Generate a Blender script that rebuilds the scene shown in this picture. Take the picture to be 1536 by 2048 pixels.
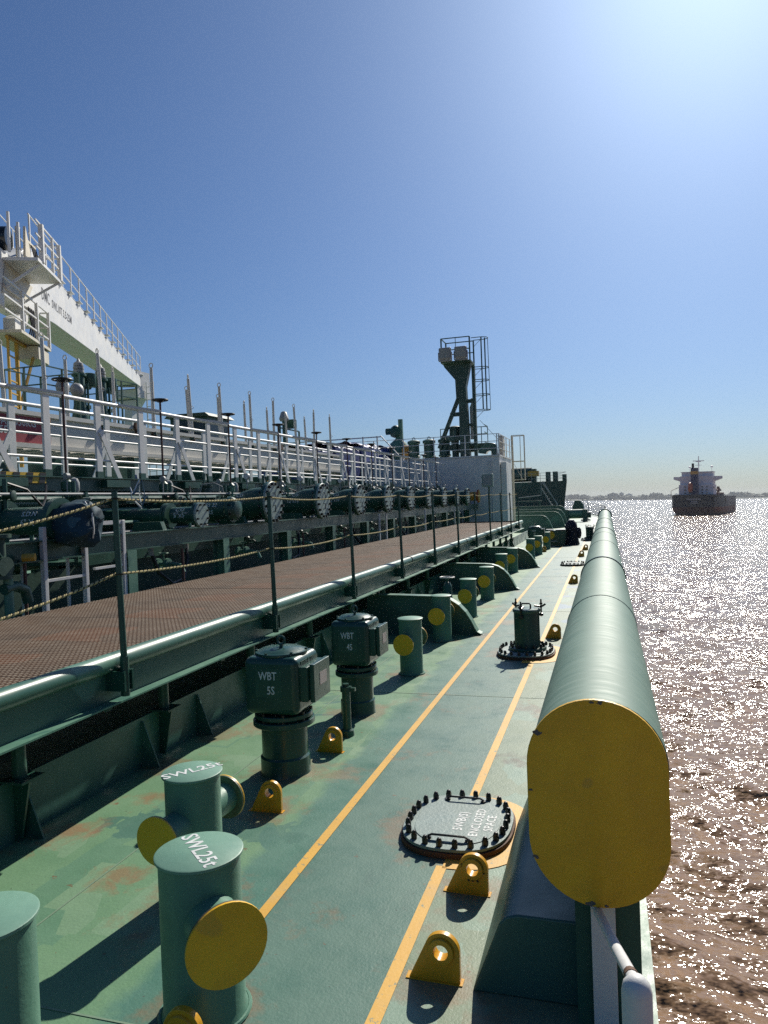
import bpy, bmesh, math, random
import numpy as np
from mathutils import Vector, Matrix, Quaternion
R = math.radians
sc = bpy.context.scene
col = sc.collection
for o in list(bpy.data.objects):
    bpy.data.objects.remove(o)

# ------------------------------------------------------------------ camera, sky, sun, exposure
# Everything on the tanker is built in ship axes (x starboard, y towards the bow, z up from the deck);
# TRIM is the tanker's slight heel and trim, applied to every ship object at the end, so that the sea stays level.
SEA_N = Vector((0.02120168, 0.00706765, 0.99975024))
TRIM = SEA_N.rotation_difference(Vector((0, 0, 1))).to_matrix().to_4x4()
cam_rot = Matrix(((0.95729678, 0.0317568, 0.28735759), (0.28666727, 0.02458997, -0.95771458), (-0.03748007, 0.99919309, 0.01443626)))
cd = bpy.data.cameras.new('camera'); cam = bpy.data.objects.new('camera', cd); col.objects.link(cam)
cd.lens = 26.02; cd.sensor_width = 36; cd.clip_start = 0.05; cd.clip_end = 60000
cam.matrix_world = TRIM @ Matrix.Translation((0, 0, 2.1)) @ cam_rot.to_4x4()
sc.camera = cam
SUN_AZ, SUN_EL = R(8.5), R(37.5)
w = bpy.data.worlds.new('World'); sc.world = w; w.use_nodes = True
nt = w.node_tree; nt.nodes.clear()
sky = nt.nodes.new('ShaderNodeTexSky'); sky.sky_type = 'NISHITA'; sky.sun_disc = False
sky.sun_elevation = SUN_EL; sky.sun_rotation = SUN_AZ
sky.air_density = 1.0; sky.dust_density = 1.3; sky.ozone_density = 6.0; sky.altitude = 0
bg = nt.nodes.new('ShaderNodeBackground'); bg.inputs[1].default_value = 0.05
wo = nt.nodes.new('ShaderNodeOutputWorld')
tint = nt.nodes.new('ShaderNodeMix'); tint.data_type = 'RGBA'; tint.blend_type = 'MULTIPLY'; tint.inputs[0].default_value = 1.0
tint.inputs[7].default_value = (0.755, 0.96, 1.19, 1)      # white balance of the camera
nt.links.new(sky.outputs[0], tint.inputs[6]); nt.links.new(tint.outputs[2], bg.inputs[0]); nt.links.new(bg.outputs[0], wo.inputs[0])
sl = bpy.data.lights.new('sun', 'SUN'); sl.energy = 5.0; sl.angle = R(0.53); sl.color = (1, 0.94, 0.83)
so = bpy.data.objects.new('sun', sl); col.objects.link(so)
sd = Vector((math.sin(SUN_AZ) * math.cos(SUN_EL), math.cos(SUN_AZ) * math.cos(SUN_EL), math.sin(SUN_EL)))
so.rotation_euler = sd.to_track_quat('Z', 'Y').to_euler(); so.location = (20, 40, 60)
vs = sc.view_settings; vs.view_transform = 'Standard'; vs.look = 'None'; vs.exposure = 0.3; vs.gamma = 1.0; vs.use_curve_mapping = False
sc.cycles.sample_clamp_indirect = 1.0; sc.cycles.caustics_reflective = False; sc.cycles.caustics_refractive = False; sc.cycles.max_bounces = 8; sc.cycles.volume_bounces = 0
sc.cycles.use_denoising = False      # the sun glitter on the river is real fine detail; keep it
sc.render.resolution_x = 768; sc.render.resolution_y = 1024

# ------------------------------------------------------------------ material helpers
def lin(r, g, b):
    f = lambda c: (c / 255 / 12.92) if c / 255 <= 0.04045 else ((c / 255 + 0.055) / 1.055) ** 2.4
    return (f(r), f(g), f(b))
class NT:
    def __init__(s, name):
        s.m = bpy.data.materials.new(name); s.m.use_nodes = True; s.t = s.m.node_tree
        s.b = s.t.nodes['Principled BSDF']; s.out = s.t.nodes['Material Output']
        s.tc = s.t.nodes.new('ShaderNodeTexCoord'); s.co = s.tc.outputs['Object']
    def n(s, kind, **kw):
        x = s.t.nodes.new('ShaderNode' + kind)
        for k, v in kw.items(): setattr(x, k, v)
        return x
    def l(s, a, b): s.t.links.new(a, b)
    def mapping(s, scale=(1, 1, 1), loc=(0, 0, 0), rot=(0, 0, 0)):
        m = s.n('Mapping'); s.l(s.co, m.inputs[0]); m.inputs['Scale'].default_value = scale; m.inputs['Location'].default_value = loc
        m.inputs['Rotation'].default_value = rot
        return m.outputs[0]
    def noise(s, scale, detail=3, rough=0.55, vec=None, dist=0.0):
        x = s.n('TexNoise'); x.inputs['Scale'].default_value = scale; x.inputs['Detail'].default_value = detail
        x.inputs['Roughness'].default_value = rough; x.inputs['Distortion'].default_value = dist
        s.l(vec if vec is not None else s.co, x.inputs['Vector']); return x.outputs['Fac']
    def ramp(s, fac, a, b, lo=0.0, hi=1.0):
        x = s.n('MapRange'); x.inputs[1].default_value = a; x.inputs[2].default_value = b
        x.inputs[3].default_value = lo; x.inputs[4].default_value = hi; s.l(fac, x.inputs[0]); return x.outputs[0]
    def mix(s, fac, a, b):
        x = s.n('Mix', data_type='RGBA')
        for sock, v in ((x.inputs[0], fac), (x.inputs[6], a), (x.inputs[7], b)):
            if hasattr(v, 'is_linked') or hasattr(v, 'links'): s.l(v, sock)
            elif isinstance(v, (int, float)): sock.default_value = v
            else: sock.default_value = (*v, 1)
        return x.outputs[2]
    def math(s, op, a, b=None):
        x = s.n('Math', operation=op)
        for i, v in enumerate((a, b)):
            if v is None: continue
            if isinstance(v, (int, float)): x.inputs[i].default_value = v
            else: s.l(v, x.inputs[i])
        return x.outputs[0]
    def bump(s, h, strength=0.2, dist=0.01):
        x = s.n('Bump'); x.inputs['Strength'].default_value = strength; x.inputs['Distance'].default_value = dist
        s.l(h, x.inputs['Height']); s.l(x.outputs[0], s.b.inputs['Normal']); return x
MATS = {}
def paint(name, base, alt=None, patch=None, patch_amt=0.62, rust=0.0, rough=0.4, bump=0.15, scale=3.0, spec=0.5, streak=False):
    s = NT(name)
    alt = alt or tuple(c * 0.8 for c in base)
    if streak: v = s.mapping((1, 1, 0.15))
    else: v = s.co
    c = s.mix(s.ramp(s.noise(scale, 4, vec=v), 0.35, 0.68), base, alt)
    if patch:
        c = s.mix(s.ramp(s.noise(scale * 0.55, 2, 0.4, dist=0.6), patch_amt, patch_amt + 0.012), c, patch)
    if rust > 0:
        rn = s.noise(scale * 2.3, 6, 0.7)
        c = s.mix(s.ramp(rn, 0.74 - rust * 0.2, 0.82 - rust * 0.2), c, (0.13, 0.045, 0.018))
    ch = s.noise(scale * 11, 3, 0.6)
    if rust > 0: c = s.mix(s.ramp(ch, 0.735, 0.75, 0, 0.85), c, (0.07, 0.045, 0.03))
    g = s.noise(scale * 18, 2)
    c = s.mix(s.ramp(g, 0.3, 0.8, 0.0, 0.22), c, tuple(x * 0.6 for x in base))
    s.l(c, s.b.inputs['Base Color'])
    s.l(s.ramp(s.noise(scale * 1.6, 3), 0.3, 0.7, rough - 0.08, rough + 0.12), s.b.inputs['Roughness'])
    s.b.inputs['Specular IOR Level'].default_value = spec
    s.bump(s.noise(scale * 9, 4, 0.6), bump, 0.01)
    MATS[name] = s.m
    return s.m
def plain(name, c, rough=0.5, metal=0.0, spec=0.5):
    s = NT(name)
    s.l(s.mix(s.ramp(s.noise(9, 4), 0.3, 0.75), c, tuple(x * 0.75 for x in c)), s.b.inputs['Base Color'])
    s.b.inputs['Roughness'].default_value = rough; s.b.inputs['Metallic'].default_value = metal
    s.b.inputs['Specular IOR Level'].default_value = spec
    MATS[name] = s.m; return s.m
GL = (0.105, 0.235, 0.165)      # light green deck-fitting paint
GD = (0.022, 0.088, 0.062)      # dark green glossy paint
paint('green_light', GL, (0.08, 0.19, 0.135), (0.05, 0.15, 0.115), 0.61, 0.34, 0.46, 0.18, 4.5)
paint('green_top', (0.15, 0.30, 0.22), (0.13, 0.26, 0.19), (0.06, 0.17, 0.13), 0.6, 0.05, 0.45, 0.1, 3.2)
paint('green_dark', GD, (0.018, 0.07, 0.05), (0.03, 0.11, 0.078), 0.66, 0.06, 0.38, 0.15, 2.2)
paint('green_fresh', (0.018, 0.075, 0.055), (0.015, 0.06, 0.045), None, 0.6, 0.0, 0.3, 0.12, 4)
paint('green_mix', (0.05, 0.14, 0.1), (0.035, 0.11, 0.08), (0.1, 0.22, 0.16), 0.6, 0.05, 0.4, 0.1, 1.1)
paint('green_old', (0.03, 0.075, 0.052), (0.022, 0.055, 0.04), (0.05, 0.11, 0.08), 0.62, 0.3, 0.5, 0.2, 2)
paint('green_web', (0.045, 0.125, 0.10), (0.035, 0.10, 0.08), (0.06, 0.16, 0.125), 0.62, 0.1, 0.4, 0.12, 1.6)
paint('yellow', (0.78, 0.45, 0.012), (0.66, 0.37, 0.014), (0.58, 0.34, 0.03), 0.66, 0.26, 0.45, 0.25, 6)
paint('yellow_lug', (0.68, 0.36, 0.02), (0.58, 0.29, 0.02), None, 0.6, 0.2, 0.32, 0.15, 6)
paint('white', (0.72, 0.72, 0.70), (0.66, 0.66, 0.64), None, 0.6, 0.05, 0.42, 0.08, 2)
paint('white_worn', (0.62, 0.62, 0.60), (0.55, 0.56, 0.56), None, 0.6, 0.22, 0.5, 0.15, 5)
paint('cream', (0.62, 0.58, 0.47), (0.55, 0.5, 0.4), None, 0.6, 0.22, 0.5, 0.15, 2.2)
paint('alu', (0.66, 0.64, 0.58), (0.56, 0.54, 0.49), None, 0.6, 0.05, 0.5, 0.1, 1.4)
paint('crane_yellow', (0.55, 0.33, 0.04), (0.45, 0.27, 0.04), None, 0.6, 0.2, 0.45, 0.1, 3)
paint('orange_valve', (0.55, 0.26, 0.02), (0.5, 0.22, 0.02), None, 0.6, 0.2, 0.45, 0.1, 4)
paint('rusty', (0.12, 0.05, 0.022), (0.07, 0.035, 0.02), (0.05, 0.1, 0.07), 0.6, 0.4, 0.7, 0.4, 6)
paint('bolt_black', (0.012, 0.014, 0.013), (0.03, 0.022, 0.016), None, 0.6, 0.15, 0.35, 0.2, 12)
paint('blind_flange', (0.26, 0.34, 0.31), (0.2, 0.28, 0.25), None, 0.6, 0.1, 0.42, 0.1, 5)
paint('canvas_blue', (0.022, 0.06, 0.085), (0.014, 0.036, 0.052), (0.05, 0.12, 0.16), 0.62, 0.0, 0.7, 0.4, 6, 0.25)
paint('tarp_blue', (0.02, 0.045, 0.22), (0.014, 0.03, 0.14), None, 0.6, 0.0, 0.5, 0.3, 2.5)
paint('navy', (0.01, 0.014, 0.03), (0.008, 0.01, 0.02), None, 0.6, 0.0, 0.65, 0.4, 5)
paint('sign_red', (0.30, 0.03, 0.045), (0.26, 0.028, 0.04), None, 0.6, 0.0, 0.5, 0.05, 2)
paint('galv', (0.33, 0.34, 0.34), (0.26, 0.27, 0.27), None, 0.6, 0.1, 0.45, 0.1, 6)
plain('black', (0.012, 0.012, 0.013), 0.45)
plain('spindle_rust', (0.10, 0.045, 0.035), 0.6)
plain('steel', (0.42, 0.42, 0.42), 0.3, 0.9)
plain('letter_white', (0.72, 0.74, 0.72), 0.55)
plain('letter_dark', (0.02, 0.022, 0.03), 0.55)
plain('letter_yellow', (0.75, 0.47, 0.03), 0.5)
plain('plate', (0.42, 0.36, 0.35), 0.4)
plain('lamp_glass', (0.33, 0.33, 0.28), 0.25)
plain('window_dark', (0.015, 0.02, 0.022), 0.12)
plain('chip', (0.11, 0.10, 0.095), 0.6)
plain('rope', (0.50, 0.42, 0.21), 0.85, 0, 0.2)
plain('rope_dark', (0.05, 0.045, 0.03), 0.85, 0, 0.2)
plain('twine_blue', (0.05, 0.12, 0.2), 0.8, 0, 0.2)
plain('lifeboat_orange', (0.45, 0.09, 0.03), 0.5)
plain('hose_black', (0.015, 0.015, 0.018), 0.5)
paint('grating_brown', (0.10, 0.06, 0.037), (0.062, 0.042, 0.030), (0.12, 0.056, 0.03), 0.62, 0.15, 0.8, 0.3, 1.1, 0.15)
paint('grating_rod', (0.40, 0.345, 0.26), (0.22, 0.165, 0.115), None, 0.6, 0.1, 0.6, 0.1, 4)
paint('cover_grey', (0.20, 0.27, 0.25), (0.16, 0.22, 0.205), None, 0.6, 0.1, 0.48, 0.3, 5)
paint('weld', (0.19, 0.28, 0.19), (0.15, 0.23, 0.16), None, 0.6, 0.2, 0.5, 0.2, 3)
paint('green_rim', (0.09, 0.17, 0.11), (0.10, 0.06, 0.03), None, 0.6, 0.3, 0.5, 0.2, 7)
def pipe_material():
    s = NT('pipe_green')
    c = s.mix(s.ramp(s.noise(1.2, 5, 0.6), 0.3, 0.7), (0.10, 0.185, 0.14), (0.135, 0.235, 0.18))
    st = s.noise(2.2, 5, 0.7, s.mapping((1.0, 9.0, 1.0)))          # brush marks round the pipe
    c = s.mix(s.ramp(st, 0.52, 0.66, 0, 0.55), c, (0.19, 0.28, 0.235)); c = s.mix(s.ramp(st, 0.44, 0.32, 0, 0.5), c, (0.075, 0.155, 0.115))
    c = s.mix(s.ramp(s.noise(7, 5, 0.75, s.mapping((1.0, 5.0, 1.0))), 0.665, 0.69), c, (0.045, 0.10, 0.075))
    c = s.mix(s.ramp(s.noise(2.4, 6, 0.7), 0.66, 0.74, 0, 0.8), c, (0.19, 0.11, 0.06))
    s.l(c, s.b.inputs['Base Color']); s.l(s.ramp(st, 0.3, 0.7, 0.55, 0.72), s.b.inputs['Roughness']); s.b.inputs['Specular IOR Level'].default_value = 0.4
    s.bump(s.noise(14, 4, 0.6, s.mapping((1.0, 5.0, 1.0))), 0.1, 0.006); MATS['pipe_green'] = s.m
pipe_material()
TEAL, RUST = (0.055, 0.15, 0.115), (0.25, 0.14, 0.07)
STAINS = ((-3.05, 4.22, .20, TEAL, .85), (-2.85, 4.38, .16, TEAL, .85), (-3.42, 3.98, .10, RUST, .8), (-3.28, 4.62, .07, RUST, .7), (-2.75, 3.60, .05, RUST, .7), (-2.13, 4.30, .14, TEAL, .8), (-2.05, 5.35, .10, RUST, .5), (-3.15, 6.35, .16, RUST, .6), (-2.95, 7.4, .15, TEAL, .6), (-.78, 5.9, .05, (0.10, 0.085, 0.06), .8), (-.82, 7.4, .05, (0.10, 0.085, 0.06), .7), (-1.6, 12.4, .2, RUST, .5), (-2.2, 14.2, .2, RUST, .4), (-3.0, 9.4, .2, TEAL, .6), (-1.95, 3.3, .09, RUST, .6))
def deck_material():
    s = NT('deck_paint'); co = s.n('SeparateXYZ'); s.l(s.co, co.inputs[0]); X, Y = co.outputs[0], co.outputs[1]
    wob = s.math('ADD', X, s.ramp(s.noise(7, 3, 0.7), 0.2, 0.8, -0.05, 0.05))
    wob2 = s.math('ADD', X, s.ramp(s.noise(2.2, 4, 0.7), 0.25, 0.75, -0.09, 0.09))
    pale = s.mix(s.ramp(s.noise(1.1, 5, 0.65), 0.3, 0.7), (0.115, 0.232, 0.13), (0.16, 0.285, 0.158))
    # touch-up paint in squarish brushed patches
    vo = s.n('TexVoronoi', distance='CHEBYCHEV'); vo.inputs['Scale'].default_value = 2.1; vo.inputs['Randomness'].default_value = 0.9
    s.l(s.mapping((1.5, 0.8, 1)), vo.inputs['Vector'])
    sp = s.n('SeparateColor'); s.l(vo.outputs['Color'], sp.inputs[0])
    pale = s.mix(s.ramp(sp.outputs[0], 0.76, 0.775, 0, 0.6), pale, (0.09, 0.205, 0.135))
    pale = s.mix(s.ramp(sp.outputs[1], 0.84, 0.855, 0, 0.45), pale, (0.20, 0.31, 0.20))
    blot = s.ramp(s.noise(0.9, 3, 0.5, dist=0.8), 0.635, 0.642)
    pale = s.mix(blot, pale, (0.06, 0.16, 0.125))
    fresh = s.mix(s.ramp(s.noise(3, 4), 0.3, 0.7), (0.055, 0.155, 0.115), (0.08, 0.19, 0.145))
    walk = s.mix(s.ramp(s.noise(1.7, 6, 0.7), 0.3, 0.7), (0.068, 0.152, 0.118), (0.10, 0.188, 0.15))
    walk = s.mix(s.ramp(s.noise(5, 5, 0.7, s.mapping((1, 0.35, 1))), 0.55, 0.75, 0, 0.5), walk, (0.07, 0.13, 0.11))
    olive = s.mix(s.ramp(s.noise(2.5, 5, 0.6), 0.3, 0.7), (0.165, 0.225, 0.145), (0.205, 0.26, 0.175))
    olive = s.mix(s.ramp(sp.outputs[2], 0.72, 0.73, 0, 0.7), olive, (0.20, 0.31, 0.24))
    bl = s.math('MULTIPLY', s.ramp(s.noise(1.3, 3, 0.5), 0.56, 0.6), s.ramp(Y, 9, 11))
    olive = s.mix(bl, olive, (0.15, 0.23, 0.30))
    c = s.mix(s.ramp(wob2, -2.12, -2.02), pale, fresh)
    c = s.mix(s.ramp(wob2, -1.86, -1.72), c, walk)
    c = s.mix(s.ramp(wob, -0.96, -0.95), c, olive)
    # rust bleeding and pink primer spots
    rust = s.ramp(s.noise(1.6, 7, 0.72, s.mapping((1, 0.8, 1), (4, 2, 0))), 0.565, 0.72, 0, 0.9)
    c = s.mix(rust, c, (0.24, 0.13, 0.06))
    c = s.mix(s.ramp(s.noise(13, 3), 0.70, 0.74, 0, 0.8), c, (0.16, 0.08, 0.04))
    # rust creeping out from the welded feet of the fittings
    hn = s.ramp(s.noise(6, 5, 0.7), 0.25, 0.75, -0.16, 0.16)
    for (fx, fy, fr) in ((-1.67, 2.70, .20), (-2.2, 3.52, .19), (-2.12, 2.04, .2), (-2.49, 5.34, .24), (-2.44, 6.98, .24), (-2.32, 8.66, .17), (-2.39, 10.75, .17), (-.96, 4.6, .42), (-1.08, 9.96, .45), (-.75, 3.1, .14), (-.75, 3.86, .14), (-2.3, 4.6, .15), (-1.86, 11.2, .12), (-3.5, 5.2, .15), (-3.5, 6.05, .15)):
        vd = s.n('VectorMath', operation='DISTANCE'); s.l(s.co, vd.inputs[0]); vd.inputs[1].default_value = (fx, fy, 0)
        c = s.mix(s.ramp(s.math('ADD', vd.outputs['Value'], hn), fr + .10, fr - .02, 0, 0.55), c, (0.22, 0.125, 0.065))
    # single touch-up patches and rust blooms
    hw = s.ramp(s.noise(5, 4, 0.65, dist=0.5), 0.25, 0.75, -0.22, 0.22)
    for (fx, fy, fr, cc, k) in STAINS:
        vd = s.n('VectorMath', operation='DISTANCE'); s.l(s.co, vd.inputs[0]); vd.inputs[1].default_value = (fx, fy, 0); hard = cc[1] > cc[0]
        c = s.mix(s.ramp(s.math('ADD', vd.outputs['Value'], hw), fr + (.006 if hard else .13), fr - (.006 if hard else .05), 0, k), c, cc)
    # long scrapes and boot scuffs
    c = s.mix(s.ramp(s.noise(3.0, 6, 0.8, s.mapping((9, 0.7, 1), rot=(0, 0, .25))), 0.66, 0.70, 0, 0.5), c, (0.09, 0.13, 0.11))
    c = s.mix(s.ramp(s.noise(3.0, 6, 0.8, s.mapping((0.8, 7, 1), (3, 1, 0), (0, 0, -.4))), 0.67, 0.70, 0, 0.45), c, (0.27, 0.35, 0.29))
    dots = s.ramp(s.noise(34, 2), 0.735, 0.76)
    c = s.mix(dots, c, (0.06, 0.05, 0.04))
    c = s.mix(s.ramp(s.noise(60, 3, 0.7), 0.4, 0.75, 0, 0.25), c, (0.05, 0.10, 0.085))
    s.l(c, s.b.inputs['Base Color'])
    s.l(s.ramp(s.noise(2.6, 5, 0.7), 0.3, 0.7, 0.38, 0.62), s.b.inputs['Roughness']); s.b.inputs['Specular IOR Level'].default_value = 0.36
    h = s.math('ADD', s.noise(70, 3, 0.6), s.math('MULTIPLY', s.noise(9, 4, 0.6), 1.6))
    s.bump(h, 0.28, 0.006)
    MATS['deck'] = s.m
deck_material()
def line_material():
    s = NT('line_yellow')
    c = s.mix(s.ramp(s.noise(3, 4), 0.3, 0.7), (0.68, 0.39, 0.055), (0.60, 0.33, 0.045))
    c = s.mix(s.ramp(s.noise(22, 5, 0.75), 0.60, 0.64, 0, 0.9), c, (0.13, 0.20, 0.16))
    c = s.mix(s.ramp(s.noise(2.3, 4, 0.6), 0.56, 0.72, 0, 0.6), c, (0.45, 0.33, 0.17))
    s.l(c, s.b.inputs['Base Color']); s.b.inputs['Roughness'].default_value = 0.5
    s.bump(s.noise(60, 3), 0.2, 0.004); MATS['line'] = s.m
line_material()

# ------------------------------------------------------------------ mesh helpers
class MB:
    def __init__(s): s.v = []; s.f = []; s.sm = []
    def add(s, vs, fs, smooth=False):
        o = len(s.v); s.v += [tuple(v) for v in vs]; s.f += [tuple(i + o for i in f) for f in fs]; s.sm += [smooth] * len(fs); return s
    def box(s, x0, x1, y0, y1, z0, z1):
        return s.add([(x0, y0, z0), (x1, y0, z0), (x1, y1, z0), (x0, y1, z0), (x0, y0, z1), (x1, y0, z1), (x1, y1, z1), (x0, y1, z1)],
                     [(0, 3, 2, 1), (4, 5, 6, 7), (0, 1, 5, 4), (1, 2, 6, 5), (2, 3, 7, 6), (3, 0, 4, 7)])
    def bar(s, p, q, wdt, h, up=(0, 0, 1)):
        p, q = Vector(p), Vector(q); d = (q - p).normalized(); u = Vector(up)
        if abs(d.dot(u)) > 0.98: u = Vector((0, 1, 0))
        a = d.cross(u).normalized() * (wdt / 2); b = a.cross(d).normalized() * (h / 2)
        vs = [p - a - b, p + a - b, p + a + b, p - a + b, q - a - b, q + a - b, q + a + b, q - a + b]
        return s.add(vs, [(0, 3, 2, 1), (4, 5, 6, 7), (0, 1, 5, 4), (1, 2, 6, 5), (2, 3, 7, 6), (3, 0, 4, 7)])
    def tube(s, pts, r, n=10, caps=True):
        pts = [Vector(p) for p in pts]; rs = r if isinstance(r, (list, tuple)) else [r] * len(pts)
        vs, fs = [], []; ref = None
        for i, p in enumerate(pts):
            d = (pts[min(i + 1, len(pts) - 1)] - pts[max(i - 1, 0)]).normalized()
            if ref is None: ref = Vector((0, 0, 1)) if abs(d.z) < 0.9 else Vector((1, 0, 0))
            a = d.cross(ref).normalized(); b = a.cross(d).normalized(); ref = b
            for k in range(n):
                t = 2 * math.pi * k / n; vs.append(p + (a * math.cos(t) + b * math.sin(t)) * rs[i])
        for i in range(len(pts) - 1):
            for k in range(n):
                fs.append((i * n + k, i * n + (k + 1) % n, (i + 1) * n + (k + 1) % n, (i + 1) * n + k))
        s.add(vs, fs, True)
        if caps:
            s.add(vs[:n], [tuple(range(n))[::-1]]); s.add(vs[-n:], [tuple(range(n))])
        return s
    def cyl(s, p, q, r, r2=None, n=20): return s.tube([p, q], [r, r if r2 is None else r2], n)
    def lathe(s, prof, c=(0, 0, 0), n=24, axis='z', caps=True):
        vs, fs = [], []
        for r, h in prof:
            for k in range(n):
                t = 2 * math.pi * k / n; a, b = r * math.cos(t), r * math.sin(t)
                p = {'z': (a, b, h), 'x': (h, a, b), 'y': (b, h, a)}[axis]
                vs.append((p[0] + c[0], p[1] + c[1], p[2] + c[2]))
        for i in range(len(prof) - 1):
            for k in range(n): fs.append((i * n + k, i * n + (k + 1) % n, (i + 1) * n + (k + 1) % n, (i + 1) * n + k))
        s.add(vs, fs, True)
        if caps and prof[0][0] > 1e-4: s.add(vs[:n], [tuple(range(n))[::-1]])
        if caps and prof[-1][0] > 1e-4: s.add(vs[-n:], [tuple(range(n))])
        return s
    def prism(s, poly, a0, a1, plane='xz'):
        def P(u, v, a): return {'xz': (u, a, v), 'xy': (u, v, a), 'yz': (a, u, v)}[plane]
        n = len(poly); vs = [P(u, v, a0) for u, v in poly] + [P(u, v, a1) for u, v in poly]
        return s.add(vs, [tuple(range(n)), tuple(range(n, 2 * n))[::-1]] + [(i, i + n, (i + 1) % n + n, (i + 1) % n) for i in range(n)])
    def torus(s, c, r, t, axis='z', n=24, m=8):
        pts = []
        for k in range(n + 1):
            a = 2 * math.pi * k / n; u, v = r * math.cos(a), r * math.sin(a)
            p = {'z': (u, v, 0), 'x': (0, u, v), 'y': (u, 0, v)}[axis]; pts.append((p[0] + c[0], p[1] + c[1], p[2] + c[2]))
        ax = {'z': Vector((0, 0, 1)), 'x': Vector((1, 0, 0)), 'y': Vector((0, 1, 0))}[axis]
        vs, fs = [], []
        for k in range(n):
            p = Vector(pts[k]); o = (p - Vector(c)).normalized()
            for j in range(m):
                b = 2 * math.pi * j / m; vs.append(p + (o * math.cos(b) + ax * math.sin(b)) * t)
        for k in range(n):
            for j in range(m): fs.append((k * m + j, k * m + (j + 1) % m, ((k + 1) % n) * m + (j + 1) % m, ((k + 1) % n) * m + j))
        return s.add(vs, fs, True)
    def mesh(s, name, mat, bevel=0.0, seg=2):
        me = bpy.data.meshes.new(name); me.from_pydata(s.v, [], s.f); me.update()
        bm = bmesh.new(); bm.from_mesh(me)
        bmesh.ops.remove_doubles(bm, verts=bm.verts, dist=1e-5)
        bmesh.ops.recalc_face_normals(bm, faces=bm.faces)
        if bevel > 0:
            es = [e for e in bm.edges if len(e.link_faces) == 2 and e.calc_face_angle(0) > 0.6]
            bmesh.ops.bevel(bm, geom=es, offset=bevel, segments=seg, profile=0.5, affect='EDGES', clamp_overlap=True)
        for f in bm.faces: f.smooth = True
        wn = None
        if bevel > 0:      # area-weighted normals keep the flat faces flat and round only the edges
            wn = []
            for v in bm.verts:
                n_ = Vector((0, 0, 0))
                for f in v.link_faces: n_ += f.normal * f.calc_area()
                wn.append(n_.normalized() if n_.length > 1e-12 else v.normal.copy())
        bm.to_mesh(me); bm.free()
        if wn: me.normals_split_custom_set_from_vertices(wn)
        else: me.set_sharp_from_angle(angle=R(38))
        me.materials.append(MATS[mat] if isinstance(mat, str) else mat)
        return me
SHIP = []          # top-level objects in ship axes
def link(o, parent=None, ship=True):
    col.objects.link(o)
    if parent is not None: o.parent = parent
    elif ship: SHIP.append(o)
    return o
def build(name, mb, mat, parent=None, bevel=0.0, loc=(0, 0, 0), rot=(0, 0, 0), seg=2, ship=True):
    me = mb.mesh(name, mat, bevel, seg) if isinstance(mb, MB) else mb
    o = bpy.data.objects.new(name, me); o.location = loc; o.rotation_euler = rot
    return link(o, parent, ship)
def tag(o, label=None, cat=None, group=None, kind=None):
    for k, v in (('label', label), ('category', cat), ('group', group), ('kind', kind)):
        if v: o[k] = v
    return o
def thing(name, label, cat, loc=(0, 0, 0), rz=0.0, group=None, ship=True):
    o = bpy.data.objects.new(name, None); o.location = loc; o.rotation_euler = (0, 0, rz); o.empty_display_size = 0.2
    link(o, None, ship); return tag(o, label, cat, group)
def copy_tree(o, parent=None, ship=True):
    c = o.copy(); col.objects.link(c)
    if parent is not None: c.parent = parent
    elif ship: SHIP.append(c)
    for ch in [x for x in KIDS.get(o.name, [])]: copy_tree(ch, c)
    return c
KIDS = {}
def refresh_kids():
    KIDS.clear()
    for o in bpy.data.objects:
        if o.parent: KIDS.setdefault(o.parent.name, []).append(o)
def clone(root, loc, rz, label, group=None):
    refresh_kids(); c = copy_tree(root); c.location = loc; c.rotation_euler = (0, 0, rz); c['label'] = label
    if group: c['group'] = group
    return c
def text(name, body, size, mat, parent, loc, rot, ext=0.002, align='CENTER', stretch=1.0):
    cu = bpy.data.curves.new(name, 'FONT'); cu.body = body; cu.size = size; cu.extrude = ext; cu.align_x = align; cu.align_y = 'CENTER'
    cu.resolution_u = 2; cu.offset = size * 0.012
    t = bpy.data.objects.new(name, cu); me = bpy.data.meshes.new_from_object(t); bpy.data.objects.remove(t)
    me.materials.clear(); me.materials.append(MATS[mat]); me.name = name
    o = bpy.data.objects.new(name, me); o.location = loc; o.rotation_euler = rot; o.scale = (stretch, 1, 1)
    return link(o, parent)
def arc(cx, cy, r, a0, a1, n): return [(cx + r * math.cos(R(a0 + (a1 - a0) * i / n)), cy + r * math.sin(R(a0 + (a1 - a0) * i / n))) for i in range(n + 1)]
ORD = ['nearest', 'second', 'third', 'fourth', 'fifth', 'sixth', 'seventh', 'eighth', 'ninth', 'tenth', 'eleventh', 'twelfth', 'thirteenth', 'fourteenth', 'fifteenth']
rnd = random.Random(7)

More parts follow.
